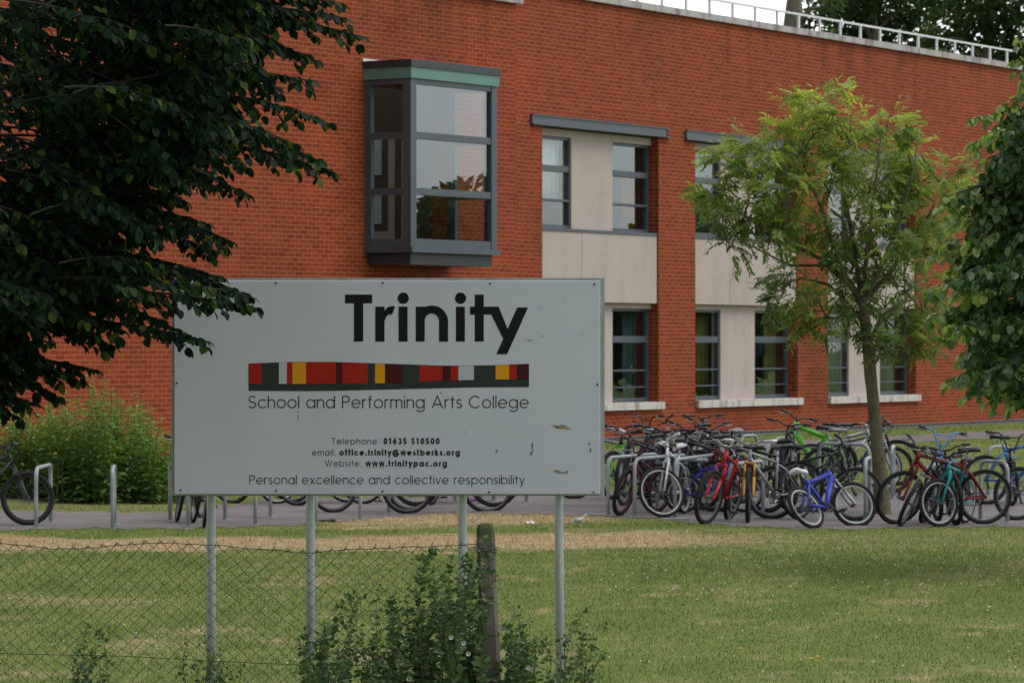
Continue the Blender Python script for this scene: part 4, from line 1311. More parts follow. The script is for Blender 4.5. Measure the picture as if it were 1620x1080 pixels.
# ---- scrambling plants at the foot of the fence
M['leaf_bramble'] = leaf_mat('bramble_leaves', [(0, (0.026, 0.068, 0.020)), (.6, (0.052, 0.112, 0.032)), (.85, (0.12, 0.185, 0.052)), (1, (0.20, 0.24, 0.08))], 0.28, 0.45, 0.3, 1.4)
M['flower'] = paint('white_petals', (0.75, 0.75, 0.72), 0.6)
M['flower_yellow'] = paint('yellow_petals', (0.75, 0.5, 0.03), 0.6)
def bramble(label, stems, Y0, leaf=0.035, gap=0.024, thin=False):
    if not thin:
        leaf *= 1.15
        stems = stems + [((s[0][0] + rnd.uniform(-20, 20), 0), (s[1][0] + rnd.uniform(-22, 22), min(1060, s[1][1] + rnd.uniform(15, 90)))) for s in stems[::2]]
    if thin: stems = stems + [((s[0][0] + rnd.uniform(-25, 25), 0), (s[1][0] + rnd.uniform(-25, 25), s[1][1] + rnd.uniform(0, 40))) for s in stems]
    cx_ = sum(s[0][0] for s in stems) / len(stems)
    T = thing('scrambling_plant', label, 'plant', ((cx_ - CX) / F * Y0, Y0, 0), 'plants at the foot of the fence')
    lv, tw = Leaves(), MB()
    for (bx, tx, ty) in [(s[0][0], s[1][0], s[1][1]) for s in stems]:
        Y = Y0 + rnd.uniform(-.28, .25)
        a = Vector(((bx - CX) / F * Y, Y, 0)); b = at(tx, ty, Y - rnd.uniform(0, .12))
        m_ = Vector((a.x * .6 + b.x * .4 + rnd.uniform(-.16, .16), Y, b.z * rnd.uniform(.6, 1.05) + .05))
        pts = [bez(a, m_, b, i / 12) for i in range(13)]
        tw.smooth = True
        tw.tube(pts, [.0035 - .0002 * i for i in range(13)], 4, False)
        ln = sum((pts[i + 1] - pts[i]).length for i in range(12))
        n = int(ln / gap)
        for k in range(n):
            t = .12 + .88 * (k + rnd.random()) / n
            p = bez(a, m_, b, t); d = bezt(a, m_, b, t)
            sv = d.cross(Vector((0, -1, 0.2))).normalized()
            sz = leaf * (1.15 - .6 * t) * rnd.uniform(.7, 1.3)
            if thin and rnd.random() < .3: continue
            for sg in (-1, 1):
                if rnd.random() < .12: continue
                off = Vector((rnd.gauss(0, .012), rnd.gauss(0, .02), rnd.gauss(0, .012)))
                lv.add(p + off, sv * sg + d * .5 + rvec(.3), Vector((0, -.6, .8)) + rvec(.5), sz, sz * .62, min(1, max(0, rnd.uniform(0, .75) + .2 * t)))
    tw.build('stems', M['bark_young'], T)
    lv.build('leaves', M['leaf_bramble'], T, 'oval', .12, .12)
    return T
def st(base, lst): return [((base + rnd.uniform(-22, 22), 0), q) for q in lst]
bramble('dense dark leafy plant climbing the fence against the mossy concrete post', st(735, [(770, 850), (752, 865), (735, 885), (716, 880), (700, 900), (748, 905), (728, 915), (760, 890), (755, 930), (738, 945), (712, 935), (700, 955), (690, 930), (765, 960), (745, 975), (720, 975), (700, 990), (760, 1000), (735, 1010), (710, 1015), (690, 1000), (680, 1030), (750, 1040), (720, 1045)]) + st(690, [(655, 880), (668, 905), (660, 940), (676, 960), (662, 985), (680, 1010), (650, 1000), (640, 1030), (670, 1045), (655, 905), (690, 870)]), 19.28, .038)
bramble('spreading leafy plant in the middle of the fence with white flowers', st(615, [(600, 925), (612, 950), (625, 970), (602, 985), (635, 1000), (615, 1020), (590, 1010), (640, 1035), (600, 1040), (570, 1000), (560, 1030), (580, 1045), (650, 965), (645, 1015), (622, 940), (665, 1030)]), 19.2, .036)
bramble('leafy plant with one long shoot reaching left past the second sign post', st(510, [(560, 950), (545, 985), (528, 1000), (505, 1020), (490, 1005), (500, 1040), (480, 1050), (530, 1030), (555, 1015), (575, 945), (540, 1045), (520, 985), (475, 1030), (565, 965)]), 19.25, .036)
bramble('loose weedy plant right of the concrete post', st(815, [(790, 1000), (800, 985), (815, 965), (830, 1000), (845, 1010), (825, 1025), (800, 1040), (850, 1030), (812, 990), (840, 985)]), 19.3, .042, .024, True)
bramble('wiry weeds with thin dark stems around the right sign post', st(890, [(945, 955), (910, 1000), (925, 1010), (940, 1020), (880, 1005), (870, 1030), (900, 1035), (935, 1045), (955, 1040), (860, 1000)]), 19.6, .036, .026, True)
bramble('low weeds around the first sign post behind the wire', st(335, [(318, 1020), (330, 1040), (345, 1050), (350, 1030), (365, 1045), (310, 1050), (380, 1055), (325, 1005)]), 19.75, .034, .026, True)
bramble('tall seeding weed between the first sign post and the left edge', st(140, [(130, 1000), (142, 985), (120, 1030), (150, 1020), (135, 1045), (160, 1040)]), 19.8, .034, .026, True)
# white bindweed flowers
for px, py in ((714, 1007), (734, 1016), (741, 1033), (647, 1073), (836, 1055)):
    c = at(px, py, 18.95)
    b = MB(); b.smooth = True
    n = 10
    rim = [c + Vector((.013 * math.cos(2 * math.pi * k / n), -.012, .013 * math.sin(2 * math.pi * k / n))) for k in range(n)]
    mid = [c + Vector((.008 * math.cos(2 * math.pi * k / n), .006, .008 * math.sin(2 * math.pi * k / n))) for k in range(n)]
    b.add(rim + mid + [c + Vector((0, .03, -.005))], [(k, (k + 1) % n, n + (k + 1) % n, n + k) for k in range(n)] + [(n + k, n + (k + 1) % n, 2 * n) for k in range(n)])
    o = b.build('bindweed_flower', M['flower'], None, c)
    o.location = c
    tag(o, {714: 'larger white bindweed flower left of the concrete post', 734: 'white bindweed flower just right of the larger one by the post', 741: 'small pale bindweed flower below the pair by the post', 647: 'white bindweed flower low at the bottom edge among dark leaves', 836: 'white flower in the weeds right of the concrete post'}[px], 'flower', 'white bindweed flowers')

# ---- grass: short blades over the lawn in view, taller tufts along the fence
def blades(name, label, n, Yr, hrange, wid, dens_tall=False):
    Y = np.sqrt(rng.uniform(Yr[0] ** 2, Yr[1] ** 2, n))
    X = rng.uniform(-.175, .175, n) * Y
    if not dens_tall:
        # leave the tarmac clear
        py = HY + (CAMZ - gvec(X, Y)) * F / Y; px = CX + X * F / Y
        fr = np.interp(px, fx, fy); bk = np.interp(px, bx, by)
        ok = (py > fr + rng.normal(0, 1.2, n)) | (py < bk - 1)
        dw = np.maximum((X - WR.p.x) * WR.n.x + (Y - WR.p.y) * WR.n.y, (X - WL.p.x) * WL.n.x + (Y - WL.p.y) * WL.n.y)
        ok &= ((dw < 1.62) | (dw > 3.2)) & (dw > .03)
        X, Y = X[ok], Y[ok]; n = len(X)
    Z = gvec(X, Y)
    h = rng.uniform(*hrange, n) * (0.65 + .55 * rng.exponential(.7, n))
    an = rng.uniform(0, 2 * np.pi, n); lean = rng.uniform(.2, 1.0, n) * h
    w_ = wid * rng.uniform(.7, 1.4, n)
    P = np.stack([X, Y, Z - .004], 1)
    tip = P + np.stack([np.cos(an) * lean, np.sin(an) * lean, h], 1)
    mid = P + np.stack([np.cos(an) * lean * .35, np.sin(an) * lean * .35, h * .62], 1)
    sd_ = np.stack([np.cos(an + 1.3), np.sin(an + 1.3) * .4, np.zeros(n)], 1) * w_[:, None]
    V = np.stack([P - sd_, P + sd_, mid + sd_ * .7, mid - sd_ * .7, tip], 1).reshape(-1, 3)
    b_ = (np.arange(n) * 5)[:, None, None]
    Fc = (b_ + np.array([[0, 1, 2], [0, 2, 3], [3, 2, 4]])[None]).reshape(-1, 3)
    return tag(np_mesh(name, V, Fc, M['blades'], None, np.repeat(rng.random(n), 5)), label, None, None, 'stuff')
blades('grass', 'short mown grass of the lawn, green with straw patches', 280000, (20.5, 46), (.012, .030), .0032)
blades('rear_grass', 'mown grass between the bicycle racks and the building', 45000, (46, 84), (.02, .045), .009)
blades('tall_grass', 'taller unmown grass along the fence line', 9000, (19.35, 20.6), (.05, .16), .003, True)
M['clover'] = paint('clover_heads', (0.62, 0.6, 0.52), 0.8)
b = MB()
for k in range(300):
    px = rnd.uniform(-20, 1640); py = rnd.uniform(842, 1076)
    if rnd.random() < .55: px = rnd.uniform(960, 1640); py = rnd.uniform(850, 940)
    p = gpt(px, py)
    b.ellipsoid(p + Vector((0, 0, .035)), (.008, .008, .007), None, 5, 3)
tag(b.build('clover_flowers', M['clover']), 'tiny pale clover heads scattered in the lawn', None, None, 'stuff')
for i, (px, py, mk, lab) in enumerate([(1283, 1052, 'flower_yellow', 'yellow dandelion low at the right of the lawn'), (1294, 1049, 'flower_yellow', 'smaller yellow dandelion touching the larger one on the lawn'), (1565, 969, 'flower', 'lone white daisy near the right edge of the lawn'), (1172, 1036, 'flower_yellow', 'small yellow dandelion near the middle of the lawn'), (66, 951, 'flower', 'white daisy seen through the fence at the left')]):
    p = gpt(px, py) + Vector((0, 0, .05))
    b = MB(); b.smooth = True
    for k in range(12):
        an = 2 * math.pi * k / 12
        b.ellipsoid(p + Vector((math.cos(an) * .011, math.sin(an) * .011, .002 * (k % 2))), (.008, .004, .002), Matrix.Rotation(an, 3, 'Z'), 6, 4)
    b.ellipsoid(p + Vector((0, 0, .002)), (.007, .007, .005), None, 8, 5)
    b.tube([p, p + Vector((0.004, 0, -.05))], .0012, 4)
    o = b.build('lawn_flower', M[mk], None, p); o.location = p
    tag(o, lab, 'flower', 'flowers in the lawn')
# ------------------------------------------------------------------ bicycle hoops
M['hoop'] = stone_mat('galvanised_steel', (0.30, 0.33, 0.34), (0.14, 0.155, 0.16), 0.6, 3, 0.42)
def hoop(a, b, H, label, r=0.024):
    """a, b: photo pixels of the two feet"""
    A = gpt(*a); B = gpt(*b)
    T = thing('bicycle_hoop', label, 'bicycle rack', tuple((A + B) / 2), 'steel hoops for bicycles')
    d = (B - A); w_ = d.length
    if w_ < .35: d = Vector((d.x, d.y, 0)).normalized() * .35; B = A + d
    d = (B - A); up = Vector((0, 0, 1)); rad = .13 if (B - A).length > .5 else (B - A).length * .3
    dn = Vector((d.x, d.y, 0)).normalized()
    za, zb = A.z, B.z
    zt = max(za, zb) + H
    pts = [A - up * .05, A.lerp(Vector((A.x, A.y, zt - rad)), .5), Vector((A.x, A.y, zt - rad))]
    for k in range(1, 7):
        an = math.pi / 2 * k / 6
        pts.append(Vector((A.x, A.y, zt - rad)) + dn * rad * (1 - math.cos(an)) + up * rad * math.sin(an))
    for k in range(0, 7):
        an = math.pi / 2 * k / 6
        pts.append(Vector((B.x, B.y, zt - rad)) - dn * rad * (1 - math.sin(an)) + up * rad * math.cos(an))
    pts += [Vector((B.x, B.y, (zb + zt) / 2)), B - up * .05]
    mb = MB(); mb.smooth = True
    mb.tube(pts, r, 10)
    mb.build('tube', M['hoop'], T)
    for p in (A, B):
        f = MB(); f.tube([p + up * .003, p + up * .012], .07, 16); f.build('base_plate', M['hoop'], T)
HP = [((57, 836), (80, 826), .70, 'hoop at the far left in front of the lone black bicycle'),
      ((178, 836), (181, 829), .70, 'bare hoop seen edge on in front of the green bushes'),
      ((297, 832), (269, 823), .70, 'hoop by the left edge of the sign beside a dark bicycle'),
      ((404, 830), (356, 822), .70, 'hoop whose feet show under the sign between its first two posts'),
      ((500, 826), (428, 818), .70, 'hoop whose front foot shows directly right of the second sign post'),
      ((570, 822), (615, 812), .70, 'hoop under the middle of the sign behind a large black wheel'),
      ((758, 797), (720, 794), .72, 'hoop far back under the sign beside its third post'),
      ((833, 794), (781, 792), .72, 'hoop far back under the sign left of its fourth post'),
      ((962, 815), (1040, 804), .70, 'hoop right beside the right edge of the sign under the maroon bicycle'),
      ((1004, 817), (1085, 806), .70, 'hoop between the maroon bicycle and the white children bicycle'),
      ((1068, 818), (1131, 806), .70, 'hoop in front of the small blue bicycle'),
      ((1155, 824), (1207, 816), .68, 'hoop hidden between the red fork and the yellow fork bicycles'),
      ((1212, 783), (1254, 781), .72, 'rear hoop under the silver bicycle seat'),
      ((1172, 770), (1198, 768), .74, 'farthest hoop behind the yellow fork bicycle'),
      ((1226, 775), (1252, 773), .74, 'farthest hoop left of the bright green frame'),
      ((1296, 786), (1375, 791), .74, 'wide rear hoop left of the young tree trunk'),
      ((1369, 829), (1376, 822), .76, 'hoop seen edge on right in front of the young tree trunk'),
      ((1411, 790), (1414, 785), .70, 'rear hoop seen edge on right of the young tree trunk'),
      ((1466, 824), (1500, 815), .66, 'hoop hidden behind the teal bicycle'),
      ((1594, 826), (1551, 822), .72, 'front hoop near the right edge beside the red bicycle wheel'),
      ((1563, 783), (1599, 782), .68, 'rear hoop near the right edge around the blue bicycle frame')]
for h in HP: hoop(*h)

# ------------------------------------------------------------------ bicycles
M['tyre'] = paint('tyre_rubber', (0.014, 0.014, 0.015), 0.8, 0, 0.25, 20, 0.25)
M['black'] = paint('black_parts', (0.014, 0.014, 0.016), 0.45, 0, 0.2, 20)
M['chrome'] = paint('bare_metal', (0.30, 0.31, 0.32), 0.32, 0.75, 0.15, 15)
M['rim'] = paint('dull_rim', (0.12, 0.12, 0.125), 0.4, 0.5, 0.2, 15)
M['spoke'] = paint('spokes', (0.13, 0.13, 0.14), 0.4, 0.5, 0.1, 20)
PAL = {'black': (0.013, 0.013, 0.016), 'charcoal': (0.03, 0.032, 0.036), 'maroon': (0.10, 0.008, 0.02), 'white': (0.62, 0.63, 0.66), 'blue': (0.025, 0.035, 0.33),
       'red': (0.38, 0.018, 0.014), 'pale': (0.36, 0.37, 0.38), 'silver': (0.30, 0.31, 0.33), 'yellow': (0.42, 0.21, 0.02), 'fsblue': (0.032, 0.045, 0.34), 'green': (0.10, 0.46, 0.03), 'grey': (0.16, 0.17, 0.19),
       'teal': (0.015, 0.26, 0.30), 'lightblue': (0.06, 0.26, 0.52), 'midblue': (0.03, 0.15, 0.47), 'purple': (0.25, 0.04, 0.32), 'orange': (0.6, 0.12, 0.02), 'lime': (0.35, 0.62, 0.03), 'darkred': (0.2, 0.012, 0.015), 'navy': (0.03, 0.045, 0.09)}
def colr(c): return paint('paint_' + c, PAL[c], 0.45, 0.0 if c != 'silver' else .55, 0.3, 14, 0.35)
_wm = {}
def wheel_meshes(Rw, tyre_w):
    key = (round(Rw, 3), tyre_w)
    if key in _wm: return _wm[key]
    t = MB(); t.smooth = True
    n = 44
    rad = Rw - tyre_w
    vs, fs = [], []
    for i in range(n):
        a = 2 * math.pi * i / n
        c = Vector((math.cos(a), 0, math.sin(a)))
        for k in range(8):
            b_ = 2 * math.pi * k / 8
            rr = rad + tyre_w * math.cos(b_) * (1 + .05 * (i % 2) * (k in (0, 1, 7)))
            vs.append(c * rr + Vector((0, tyre_w * .92 * math.sin(b_), 0)))
        for k in range(8):
            fs.append((i * 8 + k, ((i + 1) % n) * 8 + k, ((i + 1) % n) * 8 + (k + 1) % 8, i * 8 + (k + 1) % 8))
    t.add(vs, fs)
    r = MB(); r.smooth = False
    ri = rad - tyre_w * .8
    pr = [(ri - .017, .010), (ri - .017, -.010), (ri + .006, -.0135), (ri + .006, .0135)]
    vs, fs = [], []
    for i in range(n):
        a = 2 * math.pi * i / n; c = Vector((math.cos(a), 0, math.sin(a)))
        for q, y in pr: vs.append(c * q + Vector((0, y, 0)))
        for k in range(4): fs.append((i * 4 + k, ((i + 1) % n) * 4 + k, ((i + 1) % n) * 4 + (k + 1) % 4, i * 4 + (k + 1) % 4))
    r.add(vs, fs)
    s_ = MB()
    s_.tube([(0, -.05, 0), (0, -.028, 0), (0, -.027, 0), (0, .027, 0), (0, .028, 0), (0, .05, 0)], [.012, .012, .024, .024, .012, .012], 10)
    for i in range(28):
        a = 2 * math.pi * i / 28; side = .024 if i % 2 else -.024
        a2 = a + (.35 if (i // 2) % 2 else -.35)
        s_.tube([(.022 * math.cos(a2), side, .022 * math.sin(a2)), ((ri - .015) * math.cos(a), 0, (ri - .015) * math.sin(a))], .0011, 3, False)
    def mk(mb, nm):
        me = bpy.data.meshes.new(nm); me.from_pydata(mb.v, [], mb.f); me.polygons.foreach_set('use_smooth', mb.sm); me.materials.append(M['black']); me.update(); return me
    _wm[key] = (mk(t, 'tyre'), mk(r, 'rim'), mk(s_, 'wheel'))
    return _wm[key]
def part(name, me, mat, parent, mtx=None):
    o = link(name, me, parent)
    if mtx is not None: o.matrix_local = mtx
    if mat is not None:
        o.material_slots[0].link = 'OBJECT'; o.material_slots[0].material = mat
    return o
NBIKE = 0
def bike(label, anchor, px, py, yaw, lean=0, steer=0, Rw=.33, frame='black', fork=None, rim='chrome', saddle='black', grip='black', bar='black', style='mtb', tyre_w=.025, dy=0.0, lift=0.0, fat=1.0, pitch=0.0, bars=1.0):
    global NBIKE; NBIKE += 1
    k = min(1.0, max(.72, Rw / .33)) if style != 'bmx' else .86
    fr = colr(frame); fk = colr(fork or frame)
    rm = M['rim'] if rim == 'chrome' else colr('pale' if rim == 'white' else rim)
    bm = M['black'] if bar == 'black' else (M['chrome'] if bar == 'chrome' else colr(bar))
    gm = colr(grip)
    wb = 1.04 * k if style != 'bmx' else .90
    T = thing('bicycle', label, 'bicycle', (0, 0, 0), 'bicycles parked at the racks')
    ax = Vector((-.33, 0, .944)); 
    hubR = Vector((0, 0, Rw)); hubF = Vector((wb, 0, Rw))
    if style == 'bmx':
        ht_b = hubF + ax * .36 + Vector((-.03, 0, 0)); ht_t = ht_b + ax * .10
        bb = Vector((.34, 0, Rw + .015)); st = Vector((.20, 0, Rw + .26)); seat = st + Vector((-.04, 0, .07))
        bar_h, bar_w, rise = .03, .33, .20
    else:
        ht_b = hubF + ax * (.44 * k) + Vector((-.035, 0, 0)); ht_t = ht_b + ax * (.13 * k)
        bb = Vector((.42 * k, 0, Rw - .03)); st = bb + Vector((-.15 * k, 0, .44 * k)); seat = st + Vector((-.05 * k, 0, .15 * k))
        bar_h, bar_w, rise = .05 * k, .31, .035
    m = MB(); m.smooth = True
    q = .017 * fat
    m.tube([ht_b - ax * .015, ht_t + ax * .015], q * 1.15, 10)
    tt = ht_t - ax * .03; dt = ht_b + ax * .035
    m.tube([tt, st + (bb - st) * .08], q * .95, 8)
    m.tube([dt, bb], q * 1.2, 8)
    m.tube([bb, st, st + (st - bb).normalized() * .03], q * .92, 8)
    for sg in (-1, 1):
        y = .055 * sg
        m.tube([bb + Vector((-.03, .02 * sg, 0)), bb.lerp(hubR, .35) + Vector((0, y * .9, 0)), hubR + Vector((0, y, 0))], .010 * fat, 6)
        m.tube([st + (bb - st) * .12 + Vector((0, .012 * sg, 0)), st.lerp(hubR, .3) + Vector((0, y * .85, 0)), hubR + Vector((0, y, 0))], .009 * fat, 6)
    m.tube([bb - Vector((0, .04, 0)), bb + Vector((0, .04, 0))], .022, 10)
    m.build('frame', fr, T, (0, 0, 0))
    S = Matrix.Translation(ht_b) @ Matrix.Rotation(R(steer), 4, ax) @ Matrix.Translation(-ht_b)
    m = MB(); m.smooth = True
    crown = ht_b - ax * .03
    for sg in (-1, 1):
        y = .058 * sg
        top = crown + Vector((0, y, 0))
        lo = hubF + Vector((-.012, y, 0))
        mid = top.lerp(lo, .45)
        if style == 'mtb' and fat >= 1:
            m.tube([S @ top, S @ mid], .013, 8); m.tube([S @ mid, S @ lo, S @ (lo - Vector((-.01, 0, .02)))], [.019, .017, .012], 8)
        else:
            m.tube([S @ (ht_b + Vector((0, y * .3, 0))), S @ top, S @ lo], .014, 8)
    m.tube([S @ (crown + Vector((0, -.07, 0))), S @ (crown + Vector((0, .07, 0)))], .017, 8)
    m.tube([S @ crown, S @ (ht_t + ax * .02)], .013, 8)
    m.build('fork', fk, T, (0, 0, 0))
    # bars
    m = MB(); m.smooth = True
    stem0 = ht_t + ax * .02; clamp = ht_t + ax * (.02 + bar_h) + Vector((.055, 0, .01))
    m.tube([S @ (stem0 - ax * .0), S @ (stem0 + ax * bar_h * .7), S @ clamp], .015, 8)
    bw = bar_w * bars
    ends = {}
    if style == 'bmx':
        for sg in (-1, 1):
            pts = [clamp, clamp + Vector((0, .05 * sg, 0)), clamp + Vector((-.01, .13 * sg, rise * .9)), clamp + Vector((-.03, .17 * sg, rise)), clamp + Vector((-.07, bw * sg, rise + .01))]
            m.tube([S @ p for p in pts], .0115, 7); ends[sg] = (pts[3], pts[4])
        m.tube([S @ (clamp + Vector((-.008, -.115, rise * .72))), S @ (clamp + Vector((-.008, .115, rise * .72)))], .009, 6)
    else:
        for sg in (-1, 1):
            pts = [clamp, clamp + Vector((0, .06 * sg, 0)), clamp + Vector((-.01, .12 * sg, rise)), clamp + Vector((-.055, bw * sg, rise + .012))]
            m.tube([S @ p for p in pts], .0125, 7); ends[sg] = (pts[2], pts[3])
    hb = m.build('handlebar', bm, T, (0, 0, 0))
    for sg in (-1, 1):
        g = MB(); g.smooth = True
        a, b = ends[sg]
        g.tube([S @ a.lerp(b, .45), S @ a.lerp(b, 1.04)], .0175, 8)
        g.build('grip', gm, hb, (0, 0, 0))
        lv_ = MB(); lv_.smooth = True
        p0 = a.lerp(b, .38)
        lv_.tube([S @ p0, S @ (p0 + Vector((.035, 0, -.012))), S @ (p0 + Vector((.05, .05 * sg, -.025))), S @ (p0 + Vector((.05, .12 * sg, -.03)))], [.011, .009, .006, .005], 6)
        lv_.build('brake_lever', M['chrome'] if NBIKE % 3 else M['black'], hb, (0, 0, 0))
        # cable looping down to the frame
        cb = MB()
        cb.tube([S @ p0, S @ (p0 + Vector((.12, -.02 * sg, .02))), S @ (clamp + Vector((.12, -.03 * sg, -.08))), ht_b + Vector((.05, -.02 * sg, .03)), dt + Vector((-.05, .012, .02))], .0026, 4, False)
        cb.build('cable', M['black'], hb, (0, 0, 0))
    # saddle and post
    m = MB(); m.smooth = True
    m.tube([st + (st - bb).normalized() * .0, seat - Vector((-.005, 0, .02))], .0125, 8)
    m.build('seat_post', M['chrome'], T, (0, 0, 0))
    prof = [(-.14, .015, .0), (-.13, .062, .012), (-.08, .072, .014), (-.02, .05, .008), (.05, .028, .004), (.11, .02, .002), (.135, .010, -.006)]
    vs, fs = [], []
    for x, hw, zz in prof:
        for kx, kz in ((-1, -.008), (-.75, .018), (0, .026), (.75, .018), (1, -.008), (.5, -.026), (-.5, -.026)):
            vs.append(seat + Vector((x, hw * kx, zz + kz)))
    for i in range(len(prof) - 1):
        for c in range(7): fs.append((i * 7 + c, i * 7 + (c + 1) % 7, (i + 1) * 7 + (c + 1) % 7, (i + 1) * 7 + c))
    fs += [tuple(reversed(range(7))), tuple(range(42, 49))]
    m = MB(); m.smooth = True; m.add(vs, fs)
    m.build('saddle', colr(saddle), T, (0, 0, 0))
    # cranks
    m = MB()
    y0 = -.05
    n = 22; rr = .075 * k
    ring = [bb + Vector((rr * math.cos(2 * math.pi * i / n), y0, rr * math.sin(2 * math.pi * i / n))) for i in range(n)]
    m.tube(ring, .007, 5, False, True)
    for i in range(4):
        a = math.pi / 2 * i + .4; m.tube([bb + Vector((0, y0, 0)), bb + Vector((rr * math.cos(a), y0, rr * math.sin(a)))], .007, 5)
    ca = rnd.uniform(0, 6.28)
    cl = .165 * k
    e1 = bb + Vector((math.cos(ca) * cl, -.085, math.sin(ca) * cl)); e2 = bb + Vector((-math.cos(ca) * cl, .085, -math.sin(ca) * cl))
    m.smooth = True
    m.tube([bb + Vector((0, -.07, 0)), e1], [.015, .010], 6); m.tube([bb + Vector((0, .07, 0)), e2], [.015, .010], 6)
    ck = m.build('crank', M['chrome'] if NBIKE % 2 else M['black'], T, (0, 0, 0))
    for e, sg in ((e1, -1), (e2, 1)):
        p = MB(); c = e + Vector((0, .055 * sg, 0))
        for dx in (-.035, .035): p.box(c.x + dx - .006, c.x + dx + .006, c.y - .045, c.y + .045, c.z - .009, c.z + .009)
        for dyy in (-.04, 0.002, .04): p.box(c.x - .029, c.x + .029, c.y + dyy - .005, c.y + dyy + .005, c.z - .007, c.z + .007)
        p.build('pedal', M['black'], ck, (0, 0, 0))
    # chain and rear mech
    m = MB()
    m.tube([bb + Vector((0, y0, rr)), hubR + Vector((.01, -.045, .035)), hubR + Vector((-.035, -.045, 0)), hubR + Vector((0, -.045, -.04)), hubR + Vector((.02, -.045, -.11 * k)), bb + Vector((0, y0, -rr))], .0045, 5, False, True)
    m.tube([hubR + Vector((0, -.05, 0)), hubR + Vector((.015, -.052, -.07 * k)), hubR + Vector((.03, -.052, -.12 * k))], .012, 6)
    m.build('chain', M['black'], T, (0, 0, 0))
    tm, rmz, wm = wheel_meshes(Rw, tyre_w)
    Wr = part('wheel', wm, M['spoke'], T, Matrix.Translation(hubR) @ Matrix.Rotation(rnd.uniform(0, 6), 4, 'Y'))
    part('tyre', tm, M['tyre'], Wr); part('rim', rmz, rm, Wr)
    Wf = part('wheel', wm, M['spoke'], T, S @ Matrix.Translation(hubF) @ Matrix.Rotation(rnd.uniform(0, 6), 4, 'Y'))
    part('tyre', tm, M['tyre'], Wf); part('rim', rmz, rm, Wf)
    # placing
    c = gpt(px, py + 0.0) + Vector((0, dy, lift))
    rot = Matrix.Rotation(R(yaw), 4, 'Z') @ Matrix.Rotation(R(pitch), 4, 'Y') @ Matrix.Rotation(R(lean), 4, 'X')
    loc = S @ hubF - Vector((0, 0, Rw)) if anchor == 'f' else Vector((0, 0, 0))
    T.rotation_euler = rot.to_euler()
    T.location = c - (rot @ loc)
    return T

# front row beside the sign
bike('small maroon bicycle with white grips right beside the sign edge', 'f', 981, 816, -122, -12, 6, .30, 'maroon', 'maroon', 'maroon', 'black', 'white', 'maroon', 'bmx', .027)
bike('small white bicycle with white rims standing in front of the dark cluster', 'f', 1046, 819, -108, 0, -48, .315, 'white', 'white', 'white', 'white', 'white', 'white', 'kid', .022, fat=.95)
bike('small bright blue bicycle with silver saddle behind the hoop', 'r', 1080, 811, 12, 8, -10, .25, 'blue', 'white', 'white', 'silver', 'black', 'chrome', 'kid', .024, fat=1.15)
bike('red mountain bicycle with red fork leaning on the yellow fork one', 'f', 1111, 829, -110, -15, -12, .335, 'red', 'red', 'chrome', 'black', 'black', 'chrome', 'mtb', .027, fat=1.35)
bike('silver mountain bicycle with yellow fork leaning towards the red one', 'f', 1191, 827, -128, 11, 34, .335, 'silver', 'yellow', 'chrome', 'black', 'white', 'chrome', 'mtb', .027, fat=1.05)
bike('blue full suspension bicycle slumped over in the front row', 'r', 1290, 836, 46, -31, -30, .28, 'fsblue', 'silver', 'white', 'white', 'black', 'black', 'mtb', .026, fat=1.7)
bike('black bicycle whose front wheel stands just left of the edge on hoop by the tree', 'f', 1352, 824, -20, -10, 8, .33, 'charcoal', 'charcoal', 'chrome', 'black', 'black', 'black', 'mtb', .024)
# behind them
bike('bright lime green bicycle with its handlebar turned high above the others', 'r', 1322, 775, 140, 6, -25, .34, 'green', 'black', 'black', 'black', 'black', 'black', 'mtb', .03, fat=2.2, lift=.02, pitch=-4)
bike('dark bicycle with pale saddle just right of the bright green one', 'r', 1300, 780, 10, 6, 15, .33, 'navy', 'silver', 'black', 'grey', 'black', 'black', 'mtb', .024)
bike('silver bicycle partly hidden by the young tree trunk', 'f', 1396, 776, 8, -4, 20, .34, 'silver', 'charcoal', 'silver', 'black', 'black', 'chrome', 'mtb', .022)
bike('black bicycle farthest right behind the young tree trunk', 'f', 1418, 768, 12, 4, -8, .345, 'grey', 'black', 'black', 'black', 'black', 'black', 'mtb', .022)
bike('black bicycle with white fork facing the lawn under the window sill', 'f', 1117, 757, -94, 3, 6, .32, 'black', 'white', 'black', 'black', 'black', 'black', 'mtb', .026)
bike('black bicycle standing to the right of the white fork one and behind the red one', 'f', 1150, 790, -60, 8, -10, .33, 'black', 'black', 'chrome', 'black', 'black', 'black', 'mtb', .024)
bike('dark blue grey bicycle with red tipped bars behind the maroon one', 'f', 1000, 790, -150, -6, 24, .33, 'navy', 'navy', 'chrome', 'black', 'darkred', 'black', 'mtb', .025)
bike('black bicycle with lime green front end touching the sign edge', 'f', 972, 790, -135, 4, 10, .33, 'black', 'green', 'chrome', 'black', 'black', 'black', 'mtb', .025)
bike('black bicycle in the thick of the cluster behind the white children one', 'f', 1062, 790, -125, -8, 18, .33, 'black', 'black', 'black', 'black', 'black', 'black', 'mtb', .027)
bike('charcoal bicycle with silver headset above the small blue one', 'f', 1080, 782, -138, -14, 30, .33, 'charcoal', 'silver', 'chrome', 'grey', 'black', 'black', 'mtb', .026)
bike('grey bicycle at the back of the cluster nearest the brick wall', 'f', 1040, 772, -150, 6, -20, .33, 'grey', 'grey', 'chrome', 'black', 'black', 'black', 'mtb', .024)
bike('black bicycle at the back of the cluster with raised bars', 'f', 1010, 768, -160, 5, 15, .32, 'black', 'black', 'chrome', 'black', 'black', 'black', 'bmx', .024)
bike('dark red bicycle low behind the yellow fork one', 'r', 1213, 811, 150, 5, 0, .30, 'darkred', 'darkred', 'black', 'black', 'black', 'black', 'mtb', .024)
